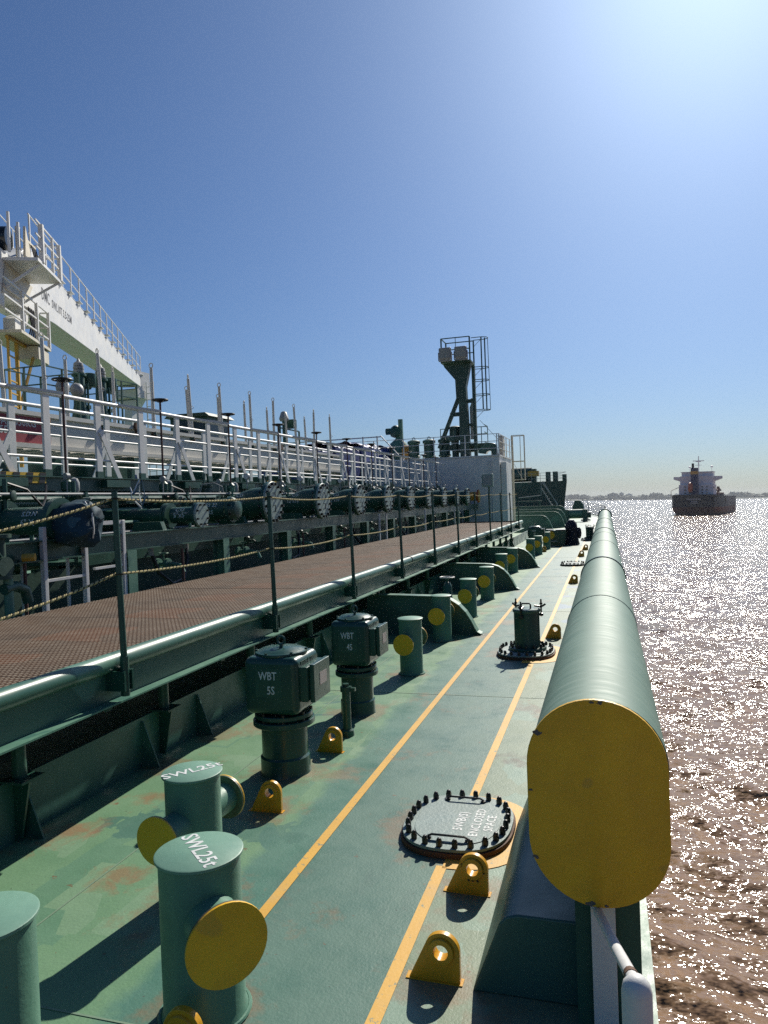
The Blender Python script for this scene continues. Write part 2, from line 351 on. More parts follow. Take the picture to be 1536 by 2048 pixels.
# ------------------------------------------------------------------ sea
SEA_Z = -9.9
def sea_material():
    s = NT('sea_water'); co = s.n('NewGeometry').outputs['Position']
    def mp(sc_, rot=0):
        m = s.n('Mapping'); s.l(co, m.inputs[0]); m.inputs['Scale'].default_value = sc_; m.inputs['Rotation'].default_value = (0, 0, rot); return m.outputs[0]
    c = s.mix(s.ramp(s.noise(0.05, 4, 0.6, mp((1, 0.5, 1))), 0.35, 0.65), (0.26, 0.165, 0.10), (0.22, 0.14, 0.088))
    s.l(c, s.b.inputs['Base Color'])
    s.b.inputs['Roughness'].default_value = 0.12; s.b.inputs['IOR'].default_value = 1.333
    # steep little facets: noise colour used as surface slopes
    tot = None
    for sc_, k, rot, det in ((0.4, 0.35, 0.35, 2), (1.3, 1.0, 0.2, 2), (3.6, 1.7, -0.3, 2), (12.0, 1.15, 0.5, 1)):
        nz = s.n('TexNoise'); nz.inputs['Scale'].default_value = sc_; nz.inputs['Detail'].default_value = det; nz.inputs['Roughness'].default_value = 0.55
        nz.inputs['Distortion'].default_value = 0.3; s.l(mp((0.5, 1.0, 1), rot), nz.inputs['Vector'])
        v = s.n('VectorMath', operation='MULTIPLY_ADD'); s.l(nz.outputs['Color'], v.inputs[0]); v.inputs[1].default_value = (k, k, 0); v.inputs[2].default_value = (-k / 2, -k / 2, 0)
        if tot is None: tot = v.outputs[0]
        else:
            a_ = s.n('VectorMath', operation='ADD'); s.l(tot, a_.inputs[0]); s.l(v.outputs[0], a_.inputs[1]); tot = a_.outputs[0]
    a_ = s.n('VectorMath', operation='ADD'); s.l(s.n('NewGeometry').outputs['Normal'], a_.inputs[0]); s.l(tot, a_.inputs[1])
    nn = s.n('VectorMath', operation='NORMALIZE'); s.l(a_.outputs[0], nn.inputs[0]); s.l(nn.outputs[0], s.b.inputs['Normal'])
    MATS['sea'] = s.m
sea_material()
def make_sea():
    az = np.concatenate([np.arange(-180, -14, 4.0), np.arange(-14, 46, 0.14), np.arange(46, 180, 4.0)])
    r = [5.0]
    while r[-1] < 420: r.append(r[-1] * 1.0085)
    while r[-1] < 40000: r.append(r[-1] * 1.06)
    r = np.array(r); A, Rr = np.meshgrid(np.radians(az), r); X = Rr * np.sin(A); Y = Rr * np.cos(A); Z = np.zeros_like(X)
    rg = np.random.RandomState(3); step = Rr * 0.0085
    for i in range(60):
        lam = math.exp(rg.uniform(math.log(0.8), math.log(9))); th = R(200) + rg.normal(0, 0.6); k = 2 * math.pi / lam
        amp = 0.0068 * lam ** 0.75; ph = rg.uniform(0, 6.28)
        att = np.clip((lam / (3.0 * step)) - 1.0, 0, 1)
        p = k * (X * math.sin(th) + Y * math.cos(th)) + ph
        Z += amp * att * (np.sin(p) + 0.22 * np.cos(2 * p))
    n, m = X.shape; V = np.stack([X, Y, Z], -1).reshape(-1, 3)
    i = np.arange(n - 1)[:, None] * m; j = np.arange(m)[None, :]; j2 = (j + 1) % m
    F = np.stack([i + j, i + j2, i + m + j2, i + m + j], -1).reshape(-1, 4)
    me = bpy.data.meshes.new('sea'); me.vertices.add(len(V)); me.vertices.foreach_set('co', V.ravel().astype(np.float32))
    me.loops.add(F.size); me.loops.foreach_set('vertex_index', F.ravel().astype(np.int32))
    me.polygons.add(len(F)); me.polygons.foreach_set('loop_start', np.arange(0, F.size, 4, dtype=np.int32))
    me.polygons.foreach_set('use_smooth', np.ones(len(F), bool)); me.update(calc_edges=True); me.validate()
    me.flip_normals() if me.polygons[0].normal.z < 0 else None
    me.materials.append(MATS['sea'])
    o = bpy.data.objects.new('sea', me); o.location = (0, 0, SEA_Z); col.objects.link(o); tag(o, 'brown muddy river water glittering in the low sun', None, None, 'structure')
make_sea()

# ------------------------------------------------------------------ far shore
paint('shore_land', (0.06, 0.075, 0.045), (0.05, 0.06, 0.04), None, 0.6, 0, 0.9, 0.1, 0.01)
paint('shore_leaf', (0.045, 0.06, 0.03), (0.035, 0.05, 0.028), None, 0.6, 0, 0.9, 0.1, 0.02)
paint('shore_wall', (0.45, 0.44, 0.42), (0.4, 0.39, 0.38), None, 0.6, 0, 0.8, 0.1, 0.05)
SHD = 4600.0
def az_pt(a, d): return (d * math.sin(R(a)), d * math.cos(R(a)))
def make_shore():
    rg = random.Random(5); b = MB(); rows = []
    for i in range(141):
        a = -14 + 40 * i / 140; d = SHD + 160 * math.sin(i * 0.13)
        hh = 14 + 9 * math.sin(i * 0.21) + rg.uniform(-2, 2)
        rows.append([(*az_pt(a, d), SEA_Z - 3), (*az_pt(a, d + 40), SEA_Z + 4), (*az_pt(a, d + 500), SEA_Z + max(5, hh)), (*az_pt(a, d + 1400), SEA_Z + 4)])
    for i in range(140):
        for k in range(3): b.add([rows[i][k], rows[i + 1][k], rows[i + 1][k + 1], rows[i][k + 1]], [(0, 1, 2, 3)])
    tag(build('far_shore', b, 'shore_land', ship=False), 'low hazy river bank along the horizon', None, None, 'structure')
    t = MB()
    for i in range(1500):
        a = rg.uniform(-13, 25); d = SHD + 60 + rg.uniform(0, 420); x, y = az_pt(a, d); rr = rg.uniform(7, 15)
        z = SEA_Z + 3 + (d - SHD) / 500 * 9 + 4 * math.sin(a * 3.1) ** 2; hgt = rg.uniform(13, 26) * (1.1 + 0.35 * math.sin(a * 2.3))
        k0 = rg.uniform(0, 6)
        ring = [(x + rr * math.cos(k0 + k * 1.047) * rg.uniform(.8, 1.2), y + rr * math.sin(k0 + k * 1.047), z + hgt * rg.uniform(.45, .65)) for k in range(6)]
        low = [(p[0], p[1], z - 4) for p in ring]
        b6 = low + ring + [(x, y, z + hgt)]
        t.add(b6, [(k, (k + 1) % 6, 6 + (k + 1) % 6, 6 + k) for k in range(6)] + [(6 + k, 6 + (k + 1) % 6, 12) for k in range(6)])
    tag(build('far_woodland', t, 'shore_leaf', ship=False), 'distant belt of trees along the river bank', 'trees', None, 'stuff')
    specs = [(0.52, 15, 46, 'leftmost far slab block above the trees on the bank'), (1.12, 14, 47, 'middle tall block of the far group on the bank'),
             (1.65, 20, 38, 'lower wide block closing the far group on the bank'), (4.9, 12, 33, 'small far tower between the blocks and the other ship'),
             (12.1, 14, 40, 'far pointed tower at the right end of the bank')]
    for a, wd, hgt, lab in specs:
        x, y = az_pt(a, SHD + 520); g = thing('far_building', lab, 'building', (x, y, SEA_Z), 0, 'buildings on the far bank', False)
        q = MB().box(-wd, wd, -10, 10, 0, hgt); build('wall', q, 'shore_wall', g)
        q = MB().box(-wd * .4, wd * .4, -6, 6, hgt, hgt + 5); build('roof', q, 'shore_wall', g)
        if 'pointed' in lab: build('spire', MB().lathe([(5, hgt + 5), (0, hgt + 18)], n=6), 'shore_wall', g)
        for r_ in range(3):
            build('window_band', MB().box(-wd * .9, wd * .9, -10.2, -9.9, hgt * (.3 + .2 * r_), hgt * (.37 + .2 * r_)), 'window_dark', g)
make_shore()

# ------------------------------------------------------------------ other ship on the river
paint('far_hull', (0.035, 0.036, 0.042), (0.025, 0.026, 0.03), None, 0.6, 0, 0.6, 0.05, 0.05, 0.3)
paint('far_hull_side', (0.20, 0.20, 0.20), (0.13, 0.135, 0.14), (0.09, 0.10, 0.11), 0.58, 0.2, 0.6, 0.05, 0.12, 0.3)
paint('far_boot', (0.15, 0.05, 0.04), (0.11, 0.042, 0.036), None, 0.6, 0, 0.7, 0.05, 0.05, 0.3)
paint('far_white', (0.80, 0.81, 0.82), (0.72, 0.73, 0.75), None, 0.6, 0.05, 0.6, 0.05, 0.1)
paint('far_blue', (0.02, 0.035, 0.12), (0.018, 0.03, 0.1), None, 0.6, 0, 0.6, 0.05, 0.1)
def make_far_ship():
    t = thing('bulk_carrier', 'dark hulled cargo ship with white bridge seen from astern on the river', 'ship', (56.5, 536, SEA_Z), R(-13.5), None, False)
    # hull as stations along y (bow = +y): half breadth at several heights
    def hull(z0, z1, nz, name, mat, parent):
        b = MB(); st = [0, 1.5, 4, 9, 18, 35, 60, 90, 110, 125, 137, 145, 150]; g = []
        for y in st:
            row = []
            for k in range(nz + 1):
                z = z0 + (z1 - z0) * k / nz; full = 16.0
                aft = min(1.0, 0.80 + y * 0.016) if z > 4 else min(1.0, 0.62 + 0.05 * z + y * 0.014)
                fwd = 1.0 if y < 118 else max(0.03, 1 - ((y - 118) / 32) ** 2)
                yy = y + (max(0, 5 - z) * 0.5 if y < 2 else 0)
                row.append((full * min(aft, fwd), yy, z))
            g.append(row)
        n = len(st)
        for sgn in (1, -1):
            for i in range(n - 1):
                for k in range(nz):
                    q = [g[i][k], g[i + 1][k], g[i + 1][k + 1], g[i][k + 1]]
                    b.add([(sgn * p[0], p[1], p[2]) for p in q], [(0, 1, 2, 3)])
        for k in range(nz):
            q = [g[0][k], g[0][k + 1]]; b.add([(-q[0][0], q[0][1], q[0][2]), (q[0][0], q[0][1], q[0][2]), (q[1][0], q[1][1], q[1][2]), (-q[1][0], q[1][1], q[1][2])], [(0, 1, 2, 3)])
        return build(name, b, mat, parent)
    hu = hull(5.2, 12.6, 4, 'hull', 'far_hull', t); hull(-1, 5.2, 4, 'boot_topping', 'far_boot', hu)
    q = MB()
    for i in range(7): q.box(16.03, 16.12, 40 + i * 11, 50.2 + i * 11, 5.4, 12.5)
    build('pale_side', q, 'far_hull_side', hu)  # paler mottled grey panels on the starboard side only
    build('deck', MB().box(-15.4, 15.4, 1, 122, 12.55, 12.7), 'far_boot', t)
    bw = MB().box(-12.9, 12.9, -.1, .2, 12.6, 13.7)
    for sx in (-1, 1): bw.bar((sx * 13, 0.1, 13.1), (sx * 15.8, 30, 13.1), .3, 1.1)
    build('bulwark', bw, 'far_hull', t)
    w_ = MB().box(-11.0, 11.0, 12, 30, 12.6, 20.5); w_.box(-10.5, 10.5, 14, 29, 20.5, 26.5); build('superstructure', w_, 'far_white', t)
    br = MB().box(-10.0, 10.0, 18, 29, 26.5, 29.2); br.prism([(-15.6, 26.3), (-15.6, 24.6), (-9, 22.2), (9, 22.2), (15.6, 24.6), (15.6, 26.3)], 20, 24); br.box(-10.5, 10.5, 17, 30, 29.2, 29.6)
    build('bridge', br, 'far_white', t)
    for x in (-6.6, 5.4): build('window', MB().box(x - 1.1, x + 1.1, 17.93, 18.02, 27.0, 28.6), 'far_white', t)
    for k in range(3):
        for x in (-7, -4, 4, 7): build('window', MB().box(x - .5, x + .5, 11.9, 12.05, 14.4 + k * 2.1, 15.3 + k * 2.1), 'window_dark', t)
    f = build('funnel', MB().box(-2.6, 1.8, 6.5, 11.5, 12.6, 32), 'far_blue', t, 0.4); build('funnel_band', MB().box(-2.7, 1.9, 6.4, 11.6, 27.5, 29.6), 'crane_yellow', f)
    build('exhaust', MB().cyl((-1.4, 9, 32), (-1.4, 9, 35), .8, n=10), 'black', f)
    build('lifeboat', MB().lathe([(0, -3.6), (1.1, -3), (1.5, -1), (1.5, 1.5), (1.1, 3), (0, 3.6)], (-2.4, 3.5, 18.5), 10, 'z'), 'lifeboat_orange', t)
    m = MB().cyl((.6, 22, 29.5), (.6, 22, 40.5), .45, .25, 8); m.bar((-3.2, 22, 37.2), (4.2, 22, 37.2), .4, .5); m.bar((-1.6, 22, 34.2), (2.6, 22, 34.2), .3, .3)
    m.prism([(-2.4, 37.4), (3.4, 37.4), (1.6, 36.4), (-.6, 36.4)], 21.6, 22.4); build('mast', m, 'far_white', t)
    for x in (-5.2, 9.0): build('antenna_dome', MB().cyl((x, 22, 29.5), (x, 22, 32.0), .15, n=6).lathe([(0, 32), (.8, 32.5), (.8, 33.2), (0, 33.9)], (x, 22, 0), 8), 'far_white', t)
    for y in (38, 64, 90):
        c = thing_part('deck_crane', t); q = MB().cyl((11 - 5, y, 12.6), (11 - 5, y, 20), 1.0, n=8); q.bar((6, y, 19), (6, y + 18, 17), .9, 1.0); build('crane_post', q, 'far_boot', c)
    for y in (50, 77, 103): build('hatch_cover', MB().box(-8, 8, y - 9, y + 9, 12.6, 15.4), 'far_boot', t, 0.3)
    d = MB()
    for x in (-15, 14.5): d.cyl((x, 5, 12.6), (x, 5, 16.5), .2, n=6); d.bar((x, 5, 16.5), (x * .75, 12, 18.8), .25, .3)
    build('davit', d, 'far_boot', t)
    g_ = MB().bar((16.2, 34, 12.4), (16.2, 52, 6.2), .3, 1.0); build('gangway_ladder', g_, 'black', t)
    for i, (x0, n, z) in enumerate(((-4.4, 9, 10.6), (-1.6, 4, 9.0), (-2.0, 5, 8.0))):
        for k in range(n): build('stern_lettering', MB().box(x0 + k * 1.0, x0 + k * 1.0 + .72, -.12 + (0), -.02, z - (.45 if i == 0 else .3), z + (.45 if i == 0 else .3)), 'shore_wall', t)
def thing_part(name, parent):
    o = bpy.data.objects.new(name, None); return link(o, parent)
make_far_ship()

# ------------------------------------------------------------------ our deck and hull
def deck_outline():
    s = [(0.13, -14), (0.13, 56), (0.0, 63), (-0.5, 70), (-1.6, 79), (-3.3, 89), (-5.6, 99), (-9, 109), (-13, 116), (-16, 118)]
    return s + [(-32 - x, y) for x, y in reversed(s[:-1])]
OUT = deck_outline()
deck = tag(build('main_deck', MB().prism(OUT, -0.03, 0.0, 'xy'), 'deck'), 'patched green tanker main deck', None, None, 'structure')
hull_out = [(x + (0.006 if x > -16 else -0.006), y) for x, y in OUT]
tag(build('ship_hull', MB().prism(hull_out, -16, -0.035, 'xy'), 'green_old'), 'green side plating of the tanker below the deck edge', None, None, 'structure')
ed = MB()
for i in range(8):
    p, q = OUT[i], OUT[i + 1]; ed.bar((p[0] - .025, p[1], .03), (q[0] - .025, q[1], .03), .05, .07)
build('gunwale_bar', ed, 'green_light', deck)
def strip(x, y0, y1, wd, n=40):
    b = MB(); r2 = random.Random(int(abs(x) * 100))
    for i in range(n):
        a, c = y0 + (y1 - y0) * i / n, y0 + (y1 - y0) * (i + 1) / n
        b.add([(x - wd / 2, a, .004), (x + wd / 2, a, .004), (x + wd / 2, c, .004), (x - wd / 2, c, .004)], [(0, 1, 2, 3)])
    return b
build('walkway_line', strip(-1.76, 3.3, 34, .06), 'line', deck)
build('walkway_line', strip(-0.965, 1.5, 4.10, .062), 'line', deck)
build('walkway_line', strip(-0.955, 5.06, 9.33, .062), 'line', deck)
build('walkway_line', strip(-0.945, 10.6, 34, .062), 'line', deck)
def sell(a, b, n, e=2.6):
    o = []
    for i in range(n):
        t = 2 * math.pi * i / n; c, s_ = math.cos(t), math.sin(t)
        o.append((a * math.copysign(abs(c) ** (2 / e), c), b * math.copysign(abs(s_) ** (2 / e), s_)))
    return o
def half_ring(cx, cy, a, b, w_, z=.004):
    m = MB(); i_ = sell(a, b, 48); o_ = sell(a + w_, b + w_, 48); ks = list(range(-12, 13))
    for k in ks[:-1]:
        p, q = k % 48, (k + 1) % 48
        m.add([(cx + i_[p][0], cy + i_[p][1], z), (cx + o_[p][0], cy + o_[p][1], z), (cx + o_[q][0], cy + o_[q][1], z), (cx + i_[q][0], cy + i_[q][1], z)], [(0, 1, 2, 3)])
    return m
build('painted_ring', half_ring(-.96, 4.60, .34, .41, .115), 'line', deck)
build('painted_ring', half_ring(-1.08, 9.96, .36, .44, .16), 'line', deck)
# weld seams: long fore-aft plate joints standing a little proud
for x in (-2.85,): build('weld_seam', MB().box(x - .005, x + .005, 0, 60, .0005, .003), 'weld', deck)
for y in (2.55, 7.75, 13.6, 19.4, 25.2, 31.0): build('weld_seam', MB().box(-3.7, .08, y - .005, y + .005, .0005, .0028), 'weld', deck)

# ------------------------------------------------------------------ ship-side pipe with its yellow end plate
def lump2(c, r, seed):
    rg = random.Random(seed); pts = [(c[0] + r * rg.uniform(.5, 1.4) * math.cos(k * .7), c[2] + .6 * r * rg.uniform(.5, 1.4) * math.sin(k * .7)) for k in range(9)]
    return MB().prism(pts, c[1] - .0006, c[1] + .001, 'xz')
PX, PZ, PR = -0.06, 1.09, 0.25
t = thing('side_pipe', 'long thick green pipe along the ship side with yellow oval end plate', 'pipe', (PX, 2.83, 0))
b = MB(); ys = [0.0, 6.3]
for a, c in ((0, 6.3), (6.36, 14.1), (14.16, 20.6), (20.66, 32.0)): b.tube([(0, a, PZ), (0, c, PZ)], PR, 40)
build('pipe', b, 'pipe_green', t)
for y in (6.33, 14.13, 20.63): build('pipe_band', MB().cyl((0, y - .03, PZ), (0, y + .03, PZ), PR + .012, n=40), 'green_fresh', t)
for y in (2.9, 9.6, 12.3, 17.5, 24.0): build('weld_ring', MB().torus((0, y, PZ), PR + .0005, .004, 'y', 48, 6), 'pipe_green', t)
build('far_cap', MB().lathe([(PR + .05, 32), (PR + .06, 32.2), (PR + .04, 33.0), (PR * .6, 33.25), (0, 33.3)], (0, 0, PZ), 28, 'y'), 'green_fresh', t)
st = arc(-.006, PZ, .252, 0, 180, 24) + arc(-.006, .822, .252, 180, 360, 24)
cap = build('end_plate', MB().prism(st, -.022, .0, 'xz'), 'yellow', t, 0.004); cap['label'] = 'yellow oval end plate with chipped edge'
for k, (a_, zc) in enumerate(((92, PZ), (85, PZ), (150, PZ), (170, .95), (200, .822), (262, .822), (275, .822))):
    cx_, cz_ = -.006 + .243 * math.cos(R(a_)), zc + .243 * math.sin(R(a_))
    build('paint_chip', lump2((cx_, -.0225, cz_), .008 + .004 * (k % 3), k), 'chip', cap)
# column under the end plate with the white flat bar
build('support_column', MB().box(-.105, -.04, .10, .36, 0, .9).box(.045, .135, .10, .36, 0, .9).box(-.04, .045, .22, .25, 0, .9), 'green_dark', t)
wb = build('flat_bar', MB().box(-.045, .045, .06, .085, -.02, .78), 'white_worn', t, .003); wb['label'] = 'white flat bar below the yellow plate'
build('saddle', MB().box(-.12, .12, .4, .6, .5, .9), 'green_dark', t)
# saddle boxes beneath the pipe
def saddle(y0, y1, top, wd, roundr=.06):
    p = [(-.55, 0), (-.55 + wd, top - .05), (-.55 + wd + .03, top - .015), (-.55 + wd + .08, top), (.12, top), (.14, 0)]
    return MB().prism(p, y0 - 2.83, y1 - 2.83, 'xz')
build('pipe_saddle', saddle(3.08, 4.73, .35, .12), 'green_web', t, .01)
for y0, y1 in ((10.6, 12.6), (16.4, 18.0), (20.9, 22.2), (24.8, 26.0), (29.2, 30.4), (33.2, 34.2)):
    build('pipe_saddle', saddle(y0, y1, .9, .28), 'green_old', t, .01)
# white handrail by the gate
t = thing('gate_handrail', 'white tubular handrail with capped post beside the yellow pipe end', 'handrail', (0, 0, 0))
build('post', MB().lathe([(.034, -.8), (.034, .0), (.030, .018), (.018, .032), (0, .037)], (.032, 1.75, .965), 18), 'white_worn', t)
build('rail', MB().tube([(.03, 1.77, .97), (-.012, 2.2, .79), (-.05, 2.58, .64), (-.078, 2.84, .54), (-.08, 2.885, .525)], [.016, .016, .0165, .017, .018], 12), 'white_worn', t)
build('rust_mark', MB().tube([(.0245, 1.83, .946), (.0205, 1.87, .929)], .0168, 12), 'rusty', t)

# ------------------------------------------------------------------ bollards with through stubs
def bollard(loc, rz, r, hgt, label, rd=.125, zs=.40, reach=.29, letters=None, lrot=0, sides=(-1, 1)):
    t = thing('bollard', label, 'bollard', loc, rz, 'green bollards with yellow stub ends')
    build('column', MB().lathe([(r * 1.10, 0), (r * 1.06, .015), (r, .035), (r, hgt - .012)], n=36), 'green_light', t)
    tp = build('top_plate', MB().lathe([(r + .008, hgt - .012), (r + .014, hgt - .008), (r + .014, hgt + .003), (r + .008, hgt + .006)], n=40), 'green_top', t)
    for sg in sides:
        build('stub', MB().cyl((0, sg * (r * .6), zs), (0, sg * (reach - .01), zs), rd * .68, n=28), 'green_light', t)
        build('stub_end', MB().cyl((0, sg * (reach - .014), zs), (0, sg * (reach - .004), zs), rd - .001, n=36), 'green_rim', t); build('stub_face', MB().cyl((0, sg * (reach - .004), zs), (0, sg * (reach + .006), zs), rd, n=36), 'yellow', t)
    build('weld_bead', MB().torus((0, 0, .008), r * 1.1, .009, 'z', 36, 6), 'green_light', t)
    if letters:
        text('lettering', letters, .10, 'letter_white', tp, (0, 0, hgt + .0065), (0, 0, lrot), .001)
    return t
B0 = bollard((-1.67, 2.70, 0), R(47), .168, .67, 'near bollard lettered SWL25t with the largest yellow disc', .16, .445, .335, 'SWL25t', R(-47 - 42), (-1,))
bollard((-2.20, 3.52, 0), R(-6), .148, .67, 'bollard lettered SWL25t partly hidden behind the near bollard',   .125, .42, .30, 'SWL25t', R(6 + 52))
bollard((-2.12, 2.04, 0), R(30), .16, .70, 'bollard cut by the left edge at the bottom left corner', .125, .42, .33, None, 0, ())
tp_ = bollard((-2.32, 8.66, 0), R(-3), .14, .67, 'bollard standing alone just beyond the second ballast valve')
bl = [((-2.39, 10.75), 'bollard in front of the nearest curved web frame'), ((-2.38, 12.95), 'bollard between the nearest and the second curved web frame, nearer one'),
      ((-2.40, 15.2), 'bollard just before the second curved web frame'), ((-2.55, 18.6), 'bollard just beyond the second curved web frame'),
      ((-2.52, 20.6), 'bollard just before the third curved web frame'), ((-2.45, 25.0), 'bollard just beyond the third curved web frame'),
      ((-2.35, 26.7), 'bollard before the far ballast valve'), ((-2.25, 29.3), 'far bollard next to the large chock box')]
for (x, y), lab in bl: clone(tp_, (x, y, 0), R(-3), lab)

# ------------------------------------------------------------------ lifting lugs
def lug_mesh():
    hx, hz, hr, top = .035, .145, .036, .082
    poly = [(-.125, 0), (.12, 0), (.12, .145)] + arc(hx + .003, hz, top, 0, 150, 14)
    def hit(a):
        d = Vector((math.cos(a), math.sin(a))); best = 1e9
        for i in range(len(poly)):
            p, q = Vector(poly[i]) - Vector((hx, hz)), Vector(poly[(i + 1) % len(poly)]) - Vector((hx, hz)); e = q - p; den = d.x * e.y - d.y * e.x
            if abs(den) < 1e-9: continue
            tt = (p.x * e.y - p.y * e.x) / den; u = (p.x * d.y - p.y * d.x) / den
            if tt > 0 and -1e-6 <= u <= 1 + 1e-6: best = min(best, tt)
        return (hx + d.x * best, hz + d.y * best)
    angs = sorted([2 * math.pi * k / 40 for k in range(40)] + [math.atan2(v - hz, u - hx) % (2 * math.pi) for u, v in poly[:3]])
    out = [hit(a) for a in angs]; inn = [(hx + hr * math.cos(a), hz + hr * math.sin(a)) for a in angs]; n = len(angs); b = MB(); th = .016
    for sgn in (-1, 1):
        b.add([(u, sgn * th, v) for u, v in out] + [(u, sgn * th, v) for u, v in inn], [(k, (k + 1) % n, n + (k + 1) % n, n + k) for k in range(n)])
    b.add([(u, -th, v) for u, v in out] + [(u, th, v) for u, v in out], [(k, (k + 1) % n, n + (k + 1) % n, n + k) for k in range(n)])
    b.add([(u, -th, v) for u, v in inn] + [(u, th, v) for u, v in inn], [(k, (k + 1) % n, n + (k + 1) % n, n + k) for k in range(n)])
    return b, (hx, hz, hr)
LB, (LHX, LHZ, LHR) = lug_mesh()
LM = LB.mesh('plate', 'yellow_lug', .003)
def ring_mesh():
    b = MB(); n = 32
    prof = [(LHR - .001, -.03), (LHR + .022, -.03), (LHR + .026, -.024), (LHR + .026, .024), (LHR + .022, .03), (LHR - .001, .03)]
    b.lathe(prof + [prof[0]], (LHX, 0, LHZ), n, 'y', caps=False); return b.mesh('eye_ring', 'yellow_lug')
RM = ring_mesh()
PM = MB().box(-.138, .132, -.027, .027, .0005, .005).mesh('foot', 'yellow_lug')
lugs = [((-.78, 3.12), 'yellow lifting lug nearest to the bottom of the photo beside the walkway line', 0), ((-.77, 3.86), 'yellow lug marked S L between the nearest lug and the manhole', 1),
        ((-2.30, 4.60), 'yellow lug in front of the nearest ballast valve', 0), ((-2.30, 5.82), 'yellow lug beside the small capped sounding pipe', 0),
        ((-1.63, 2.42), 'yellow lug at the foot of the near bollard cut by the bottom edge', 0), ((-.80, 11.06), 'yellow lug to the right of the nearest standpipe', 0),
        ((-.80, 17.95), 'yellow lug between the nearest standpipe and the far manhole', 0), ((-.86, 25.6), 'yellow lug just beyond the far manhole', 0),
        ((-.80, 28.6), 'farthest yellow lug on the starboard strip', 0), ((-2.28, 28.0), 'dull lug beside the far bollards', 0)]
for (x, y), lab, mk in lugs:
    t = thing('lifting_lug', lab, 'lug', (x, y, 0), rnd.uniform(-.05, .05), 'lifting lugs on the deck'); t.scale = (.94, .94, .94)
    build('plate', LM, None, t); build('eye_ring', RM, None, t); build('foot', PM, None, t)
    if mk:
        for ch, dx, dz in (('S', -.062, .012), ('L', .062, -.012), ('4', -.025, -.066), ('+', .0, -.07), ('4', .025, -.066)):
            text('lettering', ch, .032, 'letter_dark', t, (LHX + dx, -.0175 if abs(dz) > .03 else -.0175, LHZ + dz), (R(90), 0, 0), .0008)

# ------------------------------------------------------------------ ballast valve actuators
def wbt(loc, label, second, s=1.0):
    t = thing('ballast_valve', label, 'valve', loc, 0, 'ballast valve actuators on pedestals'); t.scale = (s, s, 1.0)
    build('pedestal', MB().lathe([(.212, 0), (.205, .02), (.205, .13), (.19, .145), (.19, .40)], n=32), 'green_fresh', t)
    fl = build('flange', MB().lathe([(.25, .385), (.255, .39), (.255, .425), (.25, .43)], n=32).lathe([(.235, .445), (.24, .45), (.24, .475), (.235, .48)], n=32).lathe([(.2, .42), (.2, .45)], n=24), 'green_fresh', t)
    for k in range(8):
        a = 2 * math.pi * (k + .5) / 8; build('bolt', MB().cyl((.225 * math.cos(a), .225 * math.sin(a), .375), (.225 * math.cos(a), .225 * math.sin(a), .50), .014, n=6), 'bolt_black', fl)
    build('neck', MB().cyl((0, 0, .47), (0, 0, .53), .14, n=24), 'bolt_black', t)
    hd = build('housing', MB().box(-.235, .235, -.24, .24, .50, .94), 'green_fresh', t, .055, seg=4)
    ld = build('lid', MB().lathe([(.215, .935), (.218, .945), (.215, .957), (.19, .962), (.17, .975), (0, .985)], n=40), 'green_fresh', t)
    build('lifting_eye', MB().torus((0, 0, 1.035), .032, .011, 'y').cyl((0, 0, .97), (0, 0, 1.005), .016, n=10), 'green_fresh', ld)
    for k in range(6):
        a = 2 * math.pi * k / 6 + .3; build('screw', MB().cyl((.205 * math.cos(a), .205 * math.sin(a), .95), (.205 * math.cos(a), .205 * math.sin(a), .97), .012, n=6), 'green_fresh', ld)
    sb = build('terminal_box', MB().box(.225, .30, -.185, .20, .60, .865).box(.305, .345, -.15, .20, .59, .88).box(.295, .31, -.14, .19, .61, .86), 'green_fresh', t, .006)
    build('nameplate', MB().box(.3455, .3475, -.03, .12, .70, .795), 'plate', sb)
    build('side_cover', MB().box(-.262, -.225, -.12, .15, .62, .86), 'green_fresh', t, .006)
    text('lettering', 'WBT', .088, 'letter_white', hd, (-.02, -.2415, .80), (R(90), 0, 0), .001, stretch=.82)
    text('lettering', second, .088, 'letter_white', hd, (.005, -.2415, .69), (R(90), 0, 0), .001, stretch=.82)
    build('stencil_panel', MB().box(-.13, .10, -.2408, -.2400, .64, .86), 'green_dark', hd)
    q = MB().prism([(-.02, .872), (.02, .872), (0, .905)], .2335, .2385, 'yz')
    for y in (-.15, -.125, -.10, -.075, -.05, .05, .075, .10): q.box(.2335, .238, y, y + .014, .872, .902)
    build('cast_mark', q, 'green_dark', hd)
    return t
wbt((-2.49, 5.34, 0), 'dark green ballast valve actuator stencilled WBT 5S', '5S', .95)
wbt((-2.44, 6.98, 0), 'dark green ballast valve actuator stencilled WBT 4S', '4S', .84)
wbt((-2.55, 27.9, 0), 'far ballast valve actuator beyond the row of bollards', '3S')
t = thing('sounding_pipe', 'thin capped sounding pipe in front of the second ballast valve', 'pipe', (-2.30, 6.26, 0))
build('pipe', MB().cyl((0, 0, 0), (0, 0, .40), .038, n=16), 'green_dark', t)
build('base_collar', MB().lathe([(.065, 0), (.06, .05), (.05, .06)], n=16), 'green_dark', t)
build('cap', MB().cyl((0, 0, .40), (0, 0, .445), .052, n=12).cyl((0, 0, .445), (0, 0, .47), .03, n=8).box(.03, .09, -.018, .018, .405, .435), 'green_fresh', t)

